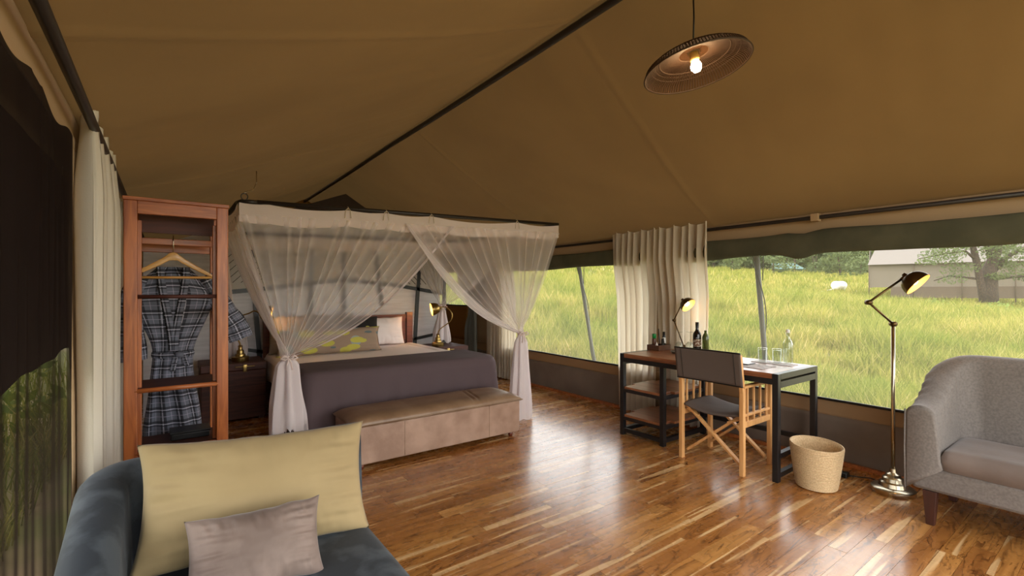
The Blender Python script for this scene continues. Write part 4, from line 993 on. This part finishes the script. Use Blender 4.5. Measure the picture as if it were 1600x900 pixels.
# ------------------------------------------------------------------ grey tub armchair (faces -x)
def tubchair():
    xf, xb, yn, yf = 3.52, 4.17, -.38, .86
    t = thing('tub_armchair', 'grey fabric tub armchair with dark tapered legs under the window', 'armchair', ((xf+xb)/2, (yn+yf)/2, 0))
    mk('base', box(B(), xf+.01, xb-.03, yn+.02, yf-.02, .2, .34), M['greyv'], t, smooth='auto', bevel=.02)
    # wrap-around shell, path from far front arm round the back to near front arm
    R = .26
    path = []
    def P(s):
        a1 = xb-R-xf; arc = PI/2*R; mid = (yf-yn)-2*R; T = 2*a1+2*arc+mid; d = s*T
        if d < a1: return Vector((xf+d, yf, 0)), Vector((0, 1, 0))
        d -= a1
        if d < arc: a = d/R; return Vector((xb-R+R*math.sin(a), yf-R+R*math.cos(a), 0)), Vector((math.sin(a), math.cos(a), 0))
        d -= arc
        if d < mid: return Vector((xb, yf-R-d, 0)), Vector((1, 0, 0))
        d -= mid
        if d < arc: a = d/R; return Vector((xb-R+R*math.cos(a), yn+R-R*math.sin(a), 0)), Vector((math.cos(a), -math.sin(a), 0))
        d -= arc; return Vector((xb-R-d, yn, 0)), Vector((0, -1, 0))
    def fn(s, k):
        p, n = P(s)
        q = (xb-p.x)/(xb-xf)                 # 0 at back, 1 at arm front
        top = .95 - .26*sm(q*1.05)**.85
        th = lerp(.15, .13, q)
        # cross-section: outer bottom -> outer top -> roll -> inner -> inner bottom
        if k < .35: z = lerp(.2, top-.05, k/.35); o = 0
        elif k < .6:
            a = (k-.35)/.25*PI; z = top-.05 + .05*math.sin(a); o = th/2*(1-math.cos(a))
        else: z = lerp(top-.05, .34, (k-.6)/.4); o = th + .03*(k-.6)/.4
        wr = .006*math.sin(s*190)*math.exp(-((q-.55)/.25)**2)*(1 if .35 < k < .75 else 0)
        pp = p - n*(o - wr + .004*nz(s*14, k*5, 0)); pp.z = z; 
        return pp
    bm = B(); nu, nv = 220, 40; grid(bm, fn, nu, nv)
    bm.verts.ensure_lookup_table()
    for i in (0, nu):
        bm.verts.ensure_lookup_table(); ring = [bm.verts[i*(nv+1)+j] for j in range(nv+1)]
        # bulge the arm front
        c = sum((v.co for v in ring), Vector())/len(ring)
        last = ring
        for st in (.5, 1.0):
            nr = []
            for v in ring:
                co = v.co.lerp(c, .0 if st == .5 else .14); co.x = xf - .022*math.sin(st*PI/2)
                nr.append(bm.verts.new(co))
            for a, b, e, f in zip(last, last[1:], nr[1:], nr): bm.faces.new((a, b, e, f))
            bm.faces.new((last[-1], last[0], nr[0], nr[-1]))
            last = nr
        bm.faces.new(last)
    mk('shell', bm, M['greyv'], t)
    # seat cushion
    def cush(x0, x1, y0, y1, z0, z1, nm, m_):
        bm = B()
        for sgn in (1, -1):
            def f(u, v):
                x = lerp(x0, x1, u); y = lerp(y0, y1, v); e = (1-abs(2*u-1)**14)*(1-abs(2*v-1)**20)
                return (x, y, (z0+z1)/2 + sgn*((z1-z0)/2*max(0, e)**.28 + .006*nz(x*6, y*6, 2)*e))
            grid(bm, f, 30, 40)
        bmesh.ops.remove_doubles(bm, verts=bm.verts[:], dist=1e-4)
        return mk(nm, bm, m_, t)
    cush(xf-.005, xb-.17, yn+.14, yf-.14, .325, .455, 'seat_cushion', M['greyseat'])
    mk('piping', tube(B(), [(xf-.02, yf+.002, .2), (xf-.022, yf+.004, .45), (xf-.015, yf+.002, .66)], .004, 6), M['greyv'], t)
    for x in (xf+.05, xb-.08):
        for y in (yn+.08, yf-.1):
            bm = box(B(), x-.032, x+.032, y-.032, y+.032, 0, .2)
            for v in bm.verts:
                if v.co.z < .01: v.co.x = x+(v.co.x-x)*.6; v.co.y = y+(v.co.y-y)*.6
            mk('leg', bm, M['legw'], t, smooth=False, bevel=.003)
tubchair()
# ------------------------------------------------------------------ blue-grey chaise at lower left
def chaise():
    x0, x1, yf, yb = -.242, .66, .75, 2.24
    t = thing('chaise_armchair', 'blue-grey velvet low armchair with cushions in the left foreground', 'armchair', ((x0+x1)/2, (yf+yb)/2, 0))
    mk('base', box(B(), x0+.02, x1-.02, yf+.03, yb-.03, .06, .3), M['velvet'], t, smooth='auto', bevel=.03)
    R = .17
    def P(s):
        a1 = (yb-R)-yf; arc = PI/2*R; w_ = x1+.045-(x0+R); T = a1+arc+w_; d = s*T
        if d < a1: return Vector((x0, yf+d, 0)), Vector((-1, 0, 0))
        d -= a1
        if d < arc: a = d/R; return Vector((x0+R-R*math.cos(a), yb-R+R*math.sin(a), 0)), Vector((-math.cos(a), math.sin(a), 0))
        d -= arc; return Vector((x0+R+d, yb, 0)), Vector((0, 1, 0))
    def fn(s, k):
        p, n = P(s); q = sm((yb-p.y)/(yb-yf)*1.3)
        top = lerp(.745, .50, q); th = .135
        if k < .35: z = lerp(.08, top-.06, k/.35); o = 0
        elif k < .6: a = (k-.35)/.25*PI; z = top-.06 + .06*math.sin(a); o = th/2*(1-math.cos(a))
        else: z = lerp(top-.06, .3, (k-.6)/.4); o = th + .02*(k-.6)/.4
        pp = p - n*(o + .006*nz(s*8, k*4, 0)); pp.z = z; return pp
    bm = B(); nu, nv = 120, 36; grid(bm, fn, nu, nv); bm.verts.ensure_lookup_table()
    for i in (0, nu): bm.faces.new([bm.verts[i*(nv+1)+j] for j in range(nv+1)])
    mk('shell', bm, M['velvet'], t)
    bm = B(); cx0, cx1, cy0, cy1 = x0+.12, x1+.005, yf-.0, yb-.14
    for sgn in (1, -1):
        def f(u, v):
            x = lerp(cx0, cx1, u); y = lerp(cy0, cy1, v); e = (1-abs(2*u-1)**10)*(1-abs(2*v-1)**12)
            return (x, y, .36 + sgn*(.075*max(0, e)**.4 + .008*nz(x*4, y*4, 2)*e))
        grid(bm, f, 40, 40)
    bmesh.ops.remove_doubles(bm, verts=bm.verts[:], dist=1e-4)
    mk('seat_cushion', bm, M['velvet'], t)
    for x in (x0+.08, x1-.08):
        for y in (yf+.1, yb-.1): mk('leg', lathe(B(), [(0, 0), (.018, 0), (.026, .06), (0, .06)], 14, (x, y, 0)), M['legw'], t)
chaise()
pillow('cushion', (.272, 1.83, .44), .745, .41, .17, M['olive'], 'large olive cushion against the back of the blue-grey armchair', 'cushion', tilt=20, rotz=0, roll_=3, seed=11, pinch=.075, wr=.011, nn=60)
pillow('cushion', (.228, 1.62, .432), .39, .24, .13, M['taupe'], 'small taupe velvet cushion leaning on the olive one', 'cushion', tilt=26, rotz=2, roll_=3, seed=14, pinch=.08, wr=.011, nn=60)
# ------------------------------------------------------------------ pendant lamp
pc = Vector((2.06, 1.31, 2.47))
t = thing('pendant_lamp', 'dark woven cane pendant lamp hanging tilted from the ridge', 'lamp', pc)
rot = Matrix.Rotation(math.radians(-9), 3, FV) @ Matrix.Rotation(math.radians(-3), 3, RV)
pr = [(.03, .035), (.07, .034), (.12, .030), (.165, .020), (.205, .002), (.232, -.016), (.246, -.045)]
# a brim of twisted ribs and a fine woven sheet
pr2 = []
for i in range(len(pr)-1):
    for k in range(4): pr2.append((lerp(pr[i][0], pr[i+1][0], k/4), lerp(pr[i][1], pr[i+1][1], k/4)))
pr2.append(pr[-1])
mk('woven_shade', lathe(B(), pr2, 72, pc, rot), M['canesheer'], t)
NRB = 110; rib = B()
for k in range(NRB):
    a = 2*PI*k/NRB
    pts = [pc + rot @ Vector(((r)*math.cos(a+j*.012), (r)*math.sin(a+j*.012), z-.002)) for j, (r, z) in enumerate(pr[1:])]
    tube(rib, pts, .0028, 4, cap=False)
o = mk('cane_ribs', rib, M['cane'], t, kind='stuff')
for r, z, w_ in ((.246, -.045, .004), (.205, .0, .002), (.165, .018, .004), (.07, .032, .003), (.185, .010, .002)):
    mk('hoop', tube(B(), [pc + rot @ Vector((r*math.cos(a), r*math.sin(a), z)) for a in [j*2*PI/60 for j in range(61)]], w_, 6, cap=False), M['cane'], t)
mk('socket', lathe(B(), [(0, .034), (.02, .034), (.022, .0), (.018, -.01), (0, -.01)], 20, pc, rot), M['goldin'], t)
bm = lathe(B(), [(0, -.062), (.015, -.058), (.024, -.044), (.0255, -.032), (.021, -.02), (.014, -.008), (0, -.005)], 24, pc, rot)
mk('bulb', bm, emit('pendant_glow', (1, .66, .34, 1), PENDANT_E), t)['label'] = 'lit warm bulb'
mk('flex_cord', tube(B(), [pc + rot @ Vector((0, 0, .05)), pc + Vector((-.008, 0, .2)), (pc.x-.02, pc.y, 2.93)], .004, 8), M['blackplastic'], t)
# ------------------------------------------------------------------ outside: poles, tent, tank, trees
def outpole(p, q, label, cy):
    t = thing('guy_pole', label, 'pole', p); p = Vector(p); q = Vector(q)
    mid = p.lerp(q, .5) + Vector((0, .015, 0))
    mk('shaft', tube(B(), [p, mid, q], .024, 10), mat('grey_paint', srgb(98, 98, 92), .6), t)
    n = 40; sp_ = []
    for k in range(n+1):
        a = k/n; c = p.lerp(q, a); sp_.append(c + Vector((.034*math.sin(a*12), .034*math.cos(a*12), 0)))
    mk('rope', tube(B(), sp_, .005, 6), M['pole'], t)
    mk('guy_cord', tube(B(), [(4.46, cy, 1.95), (4.46, cy-.004, 1.62), (4.46, cy+.003, 1.45)], .005, 6), M['pole'], t)
def onx(px, py, X):
    u = (px-800)/735; v = (455-py)/735; t_ = X/(math.sin(YAW)+u*math.cos(YAW))
    return Vector((X, t_*(math.cos(YAW)-u*math.sin(YAW)), 1.35+v*t_))
a = onx(932, 578, 4.75); b = onx(903, 405, 4.42); a2 = b + (a-b)*((b.z+.5)/(b.z-a.z))
outpole(a2, b, 'grey leaning pole outside the window nearest the bed', onx(912, 400, 4.46).y)
a = onx(1199, 570, 4.75); b = onx(1181, 390, 4.42); a2 = b + (a-b)*((b.z+.5)/(b.z-a.z))
outpole(a2, b, 'grey leaning pole outside the wide window behind the desk', onx(1192, 400, 4.46).y)
# roof fly edge outside right keeps rolled flap dark from the sky side
bm = B(); grid(bm, lambda u, v: (lerp(WX, WX+.55, v), lerp(Y0, Y1, u), lerp(EZ+.03, EZ-.12, v)+.01*nz(u*30, v, 0)), 60, 4); mk('trim_2', bm, M['roof'], kind='structure', solid=.004)
bm = B(); grid(bm, lambda u, v: (lerp(LX, LX-.75, v), lerp(Y0, Y1, u), lerp(EZ+.03, EZ-.38, v)), 60, 4); mk('trim_3', bm, M['roof'], kind='structure', solid=.004)
o = mk('added_dark_sheet', grid(B(), lambda u, v: (LX-.12+.02*nz(u*20, v, 0), lerp(-1.8, 4.4, u), lerp(1.9, 1.06+.05*nz(u*16, 1, 0), v)), 80, 10), M['dark_sheet']); tag(o, 'black sheet added outside the left mesh window to darken its upper part', 'shade cloth')  # added sheet: blocks sky and daylight behind the upper left mesh
def far(px, t_, dz_=0):
    u = (px-800)/735; x = t_*(math.sin(YAW)+u*math.cos(YAW)); y = t_*(math.cos(YAW)-u*math.sin(YAW)); return Vector((x, y, gz(x, y)+dz_))
# big grey tent across the meadow
def bigtent():
    A = far(1358, 42); A.z = 1.35 + (455-449)/735*42
    dep = far(1385, 60)-far(1385, 20); dep.z = 0; dep.normalize(); dirv = Vector((dep.y, -dep.x, 0))
    t = thing('canvas_tent', 'large grey canvas tent on a platform behind the meadow tree', 'tent', A); Lw, Dp, H, RH = 22, 8, 2.1, 5.0
    def quad(nm, pts, m_): bm = B(); bm.faces.new([bm.verts.new(p) for p in pts]); mk(nm, bm, m_, t, smooth=False, solid=.03)
    Z = lambda h: Vector((0, 0, h))
    quad('front_wall', [A, A+dirv*Lw, A+dirv*Lw+Z(H), A+Z(H)], M['tentwall'])
    quad('end_wall', [A, A+dep*Dp, A+dep*Dp+Z(H), A+dep*Dp/2+Z(RH), A+Z(H)], M['tentwall'])
    quad('roof', [A-dirv*.1-dep*.35+Z(H-.12), A+dirv*Lw-dep*.35+Z(H-.12), A+dirv*Lw+dep*Dp/2+Z(RH), A+dep*Dp/2+dirv*.9+Z(RH)], M['tentroof'])
    quad('roof', [A+dep*(Dp+.35)+Z(H-.12), A+dep*Dp+dirv*Lw+Z(H-.12), A+dirv*Lw+dep*Dp/2+Z(RH), A+dep*Dp/2+dirv*.9+Z(RH)], M['tentroof'])
    quad('platform', [A-dep*.1-Z(.9)+dirv*1.5, A+dirv*Lw-dep*.1-Z(.9), A+dirv*Lw-dep*.1+Z(.03), A-dep*.1+Z(.03)+dirv*1.5], M['tentbase'])
    for k in range(8):
        p = A + dirv*k*3; mk('guy_post', tube(B(), [p-dep*.2-Z(1.2), p-dep*.2+Z(H-.1)], .04, 6), M['tentbase'], t)
bigtent()
def gtent():
    A = far(1209, 88); A.z = 1.35 + (455-428)/735*88
    d = (far(1256, 88)-A); d.z = 0; Lw = d.length; d.normalize(); dep = Vector((-d.y, d.x, 0)); Z = lambda h: Vector((0, 0, h))
    t = thing('green_tent', 'small green canvas tent far off among the trees', 'tent', A)
    def quad(nm, pts, m_): bm = B(); bm.faces.new([bm.verts.new(p) for p in pts]); mk(nm, bm, m_, t, smooth=False, solid=.04)
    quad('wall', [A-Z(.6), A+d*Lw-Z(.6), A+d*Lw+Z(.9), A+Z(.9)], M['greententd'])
    quad('roof', [A-d*.2+Z(.9)-dep*.3, A+d*(Lw+.2)+Z(.9)-dep*.3, A+d*(Lw-.6)+Z(2.1)+dep*2, A+d*.6+Z(2.1)+dep*2], M['greentent'])
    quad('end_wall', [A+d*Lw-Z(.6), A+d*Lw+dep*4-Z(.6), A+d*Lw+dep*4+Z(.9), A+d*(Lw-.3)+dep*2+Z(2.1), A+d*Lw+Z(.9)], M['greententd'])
gtent()
def tank():
    A = far(1311, 50); A.z = 1.35 + (455-446)/735*50; r = .45
    t = thing('water_tank', 'white cylindrical tank on legs in the meadow', 'tank', A); d = Vector((.75, .66, 0)).normalized(); d2 = RV
    d = (RV*.85+FV*.5).normalized()
    mk('drum', tube(B(), [A-d*.9, A-d*.75, A+d*.75, A+d*.9], [r*.6, r, r, r*.6], 20), M['white'], t)
    for s in (-.5, .5):
        for e in (-.3, .3):
            p = A+d*s+Vector((-d.y, d.x, 0))*e; mk('leg', tube(B(), [p-Vector((0, 0, 1.4)), p], .04, 6), M['white'], t)
    mk('pipe', tube(B(), [A-d*.6-Vector((0, 0, .3)), A-RV*3.0-Vector((0, 0, 1.0))], .07, 8), M['white'], t)
tank()
def leafcloud(bm, c, rad, n, size, flat=.6):
    c = Vector(c)
    for k in range(n):
        while True:
            p = Vector((random.uniform(-1, 1), random.uniform(-1, 1), random.uniform(-1, 1)))
            if p.length < 1: break
        p = c + Vector((p.x*rad, p.y*rad, p.z*rad*flat))
        a = Vector((random.gauss(0, 1), random.gauss(0, 1), random.gauss(0, 1))).normalized(); b_ = a.orthogonal().normalized()
        s_ = size*random.uniform(.5, 1.4)
        bm.faces.new([bm.verts.new(p+a*s_), bm.verts.new(p+b_*s_*.5), bm.verts.new(p-a*s_), bm.verts.new(p-b_*s_*.5)])
# near acacia in front of the big tent
def acacia():
    A = far(1543, 32); A.z = 1.35 + (455-470)/735*32
    t = thing('acacia_tree', 'thorn tree with forked trunk in front of the large grey tent', 'tree', A); s = 32/735
    def Q(px, py, dpt=0): return A + RV*((px-1543)*s) + Vector((0, 0, (470-py)*s)) + FV*dpt
    br = [([Q(1545, 472), Q(1546, 440), Q(1546, 420), Q(1556, 395), Q(1562, 370), Q(1565, 330)], [.5, .42, .36, .28, .2, .1]),
          ([Q(1538, 472), Q(1532, 440), Q(1526, 410), Q(1520, 385), Q(1510, 355), Q(1500, 330)], [.26, .22, .2, .17, .13, .08]),
          ([Q(1550, 425), Q(1568, 405), Q(1590, 392), Q(1615, 380)], [.2, .16, .12, .07]),
          ([Q(1524, 405), Q(1508, 392), Q(1490, 396, 1), Q(1465, 402, 1.5)], [.1, .08, .06, .03]),
          ([Q(1550, 436), Q(1575, 432, -1), Q(1605, 434, -1.5)], [.1, .07, .04]),
          ([Q(1530, 436), Q(1505, 430, 1), Q(1480, 438, 1)], [.08, .06, .03]),
          ([Q(1547, 400), Q(1540, 380), Q(1545, 350)], [.16, .12, .08])]
    for pts, r in br: mk('branch', tube(B(), pts, r, 8), M['bark'], t)
    bm = B()
    for (x, y, r, n, d) in ((1470, 400, 1.3, 170, 0), (1490, 392, 1.2, 190, .5), (1500, 420, 1.1, 110, 0), (1520, 365, 2.6, 500, 0), (1560, 360, 2.8, 600, 1), (1600, 375, 2.2, 420, 0), (1590, 425, 1.5, 260, -1), (1560, 412, .9, 130, 0), (1545, 432, .6, 100, -.5), (1450, 408, .7, 60, 0), (1620, 400, 2.4, 400, 1), (1485, 435, 1.0, 60, 0), (1540, 395, 1.2, 160, -1)):
        leafcloud(bm, Q(x, y, d), r, int(n*1.9), .10, .45)
    mk('foliage', bm, M['leaf'], t, smooth=False)
acacia()
# distant bushveld trees
tm = []
for k in range(5):
    bm = B(); H = random.uniform(3.6, 5.0)
    for q in range(5): leafcloud(bm, (random.uniform(-1.5, 1.5), random.uniform(-1, 1), H*random.uniform(.12, 1.0)), random.uniform(1.0, 1.8), 90, .26, .6)
    me = bpy.data.meshes.new('foliage'); bm.to_mesh(me); bm.free(); me.materials.append(M['leafd'])
    bm = tube(B(), [(0, 0, -1), (random.uniform(-.2, .2), 0, H*.4), (random.uniform(-.5, .5), 0, H*.85)], [.18, .14, .06], 6)
    m2 = bpy.data.meshes.new('trunk'); bm.to_mesh(m2); bm.free(); m2.materials.append(M['bark']); tm.append((me, m2))
def fartree(px, d, s, k, label, group):
    p = far(px, d); e = thing('savanna_tree', label, 'tree', p, random.random()*6, group, local=True); e.scale = (s, s, s)
    for me, n_ in zip(tm[k % 5], ('foliage', 'trunk')): o = bpy.data.objects.new(n_, me); C.objects.link(o); o.parent = e
random.seed(21)
for i in range(84): fartree(1085 + 3.6*i + random.uniform(-6, 6), random.uniform(92, 122), random.uniform(1.3, 2.0), i, 'small green tree in the belt along the far edge of the meadow', 'trees along the far edge of the meadow')
for px, d, s, k, lb in ((1145, 80, .9, 0, 'thin tree standing left of the small green tent'), (1208, 74, .95, 2, 'bushy tree at the left end of the small green tent'), (1242, 82, 1.0, 3, 'dark trunked tree right in front of the small green tent'), (1312, 72, 1.0, 1, 'lone tree above the white tank'), (1275, 84, .9, 4, 'slim tree between the green tent and the white tank'), (1345, 76, .9, 2, 'tree beside the left end of the large grey tent')):
    fartree(px, d, s, k, lb, None)
def bush(px, d, r, label, n=260):
    p = far(px, d); t = thing('bush', label, 'bush', p)
    bm = B(); leafcloud(bm, p+Vector((0, 0, r*.4)), r, n, .05*r+.03, .7); mk('foliage', bm, M['bush'], t, smooth=False)
bush(1455, 27, .8, 'low green bush under the lamp head, in front of the grey tent'); bush(1560, 24, .9, 'low green bush at the foot of the forked tree'); bush(1590, 23, .7, 'low green bush at the right edge of the window view')
# left side greenery behind the dark mesh
random.seed(5)
for k in range(9):
    p = Vector((-1.8-random.random()*3.2, .6+k*1.0, -.5)); t = thing('shrub', 'green shrub outside the dark mesh window', 'shrub', p, group='shrubs outside the dark mesh window')
    bm = B(); leafcloud(bm, p+Vector((0, 0, .7)), .9, 320, .09, .9); mk('foliage', bm, M['bush'], t, smooth=False)
# ------------------------------------------------------------------ grass
def grassmesh(nm, n, umin, umax, tmin, tmax, seed, hs, left=False):
    rng = np.random.default_rng(seed)
    u = rng.uniform(umin, umax, n); t_ = tmin*(tmax/max(tmin, 1e-3))**rng.uniform(0, 1, n)
    x = t_*(math.sin(YAW)+u*math.cos(YAW)); y = t_*(math.cos(YAW)-u*math.sin(YAW))
    if left: x = -.9 - rng.uniform(0, 1, n)**1.5*9; y = rng.uniform(-1, 14, n); t_ = np.full(n, 4.0)
    else:
        k = (x > 4.75); x, y, t_ = x[k], y[k], t_[k]
    # bare sandy strip and clumps
    cl = np.array([nz(a*.35, b*.35, 3)+.8*nz(a*1.1, b*1.1, 8) for a, b in zip(x, y)])
    keep = cl > -.42 - .0*t_
    if not left: keep &= ~((x < 5.9) & (cl < .12))
    x, y, t_, cl = x[keep], y[keep], t_[keep], cl[keep]; n = len(x)
    z = np.array([gz(a, b) for a, b in zip(x, y)]) - .03
    h = hs*rng.uniform(.5, 1.25, n)*(1+.7*cl)*(1+t_*.006); w_ = .0042*(1+t_*.13)*rng.uniform(.6, 1.3, n)
    az = rng.uniform(0, 2*PI, n); laz = rng.uniform(0, 2*PI, n); ln = h*rng.uniform(.1, .65, n)
    dx, dy = np.cos(az)*w_, np.sin(az)*w_; lx, ly = np.cos(laz)*ln, np.sin(laz)*ln
    V = np.zeros((n, 5, 3), np.float32)
    V[:, 0] = np.c_[x-dx, y-dy, z]; V[:, 1] = np.c_[x+dx, y+dy, z]
    V[:, 2] = np.c_[x+dx*.8+lx*.35, y+dy*.8+ly*.35, z+h*.6]; V[:, 3] = np.c_[x-dx*.8+lx*.35, y-dy*.8+ly*.35, z+h*.6]
    V[:, 4] = np.c_[x+lx, y+ly, z+h]
    me = bpy.data.meshes.new(nm); me.vertices.add(n*5); me.vertices.foreach_set('co', V.ravel())
    base = (np.arange(n)*5)[:, None]; lp = (base + np.array([0, 1, 2, 3, 3, 2, 4])).ravel()
    me.loops.add(n*7); me.loops.foreach_set('vertex_index', lp.astype(np.int32))
    me.polygons.add(n*2); ls = (np.arange(n)[:, None]*7 + np.array([0, 4])).ravel(); me.polygons.foreach_set('loop_start', ls.astype(np.int32))
    me.update(calc_edges=True); me.validate()
    me.materials.append(M['grass']); o = bpy.data.objects.new(nm, me); C.objects.link(o); o['kind'] = 'stuff'; return o
mg, ntg, bg_ = new_mat('meadow_grass'); L = ntg.links.new
ge = N(ntg, 'ShaderNodeNewGeometry'); rp = N(ntg, 'ShaderNodeValToRGB'); L(ge.outputs['Random Per Island'], rp.inputs[0])
e = rp.color_ramp.elements; e[0].color = srgb(124, 124, 60); e[1].color = srgb(206, 184, 124)
for p_, c_ in ((.4, (150, 146, 68)), (.7, (168, 160, 78)), (.88, (186, 168, 96))): x_ = e.new(p_); x_.color = srgb(*c_)
tx = N(ntg, 'ShaderNodeTexNoise'); tx.inputs['Scale'].default_value = .55; tx.inputs['Detail'].default_value = 3; L(ge.outputs['Position'], tx.inputs[0])
r2 = N(ntg, 'ShaderNodeValToRGB'); L(tx.outputs[0], r2.inputs[0]); r2.color_ramp.elements[0].position = .35; r2.color_ramp.elements[1].position = .65
r2.color_ramp.elements[0].color = (.52, .7, .42, 1); r2.color_ramp.elements[1].color = (1, 1, 1, 1)
ml = N(ntg, 'ShaderNodeMix', data_type='RGBA', blend_type='MULTIPLY'); ml.inputs[0].default_value = 1; L(rp.outputs[0], ml.inputs['A']); L(r2.outputs[0], ml.inputs['B'])
L(ml.outputs['Result'], bg_.inputs['Base Color']); bg_.inputs['Roughness'].default_value = .7; bg_.inputs['Specular IOR Level'].default_value = .1
tl = N(ntg, 'ShaderNodeBsdfTranslucent'); L(ml.outputs['Result'], tl.inputs[0]); mx = N(ntg, 'ShaderNodeMixShader'); mx.inputs[0].default_value = .45
L(bg_.outputs[0], mx.inputs[1]); L(tl.outputs[0], mx.inputs[2]); L(mx.outputs[0], ntg.nodes['Material Output'].inputs[0])
M['grass'] = mg
tag(grassmesh('meadow_grass', 380000, -.25, 1.35, 5.2, 130, 3, .48), 'tall yellow-green meadow grass outside the windows', 'grass')
tag(grassmesh('grass_patch', 14000, 0, 1, 1, 2, 9, .5, left=True), 'green grass outside the dark mesh window on the left', 'grass')
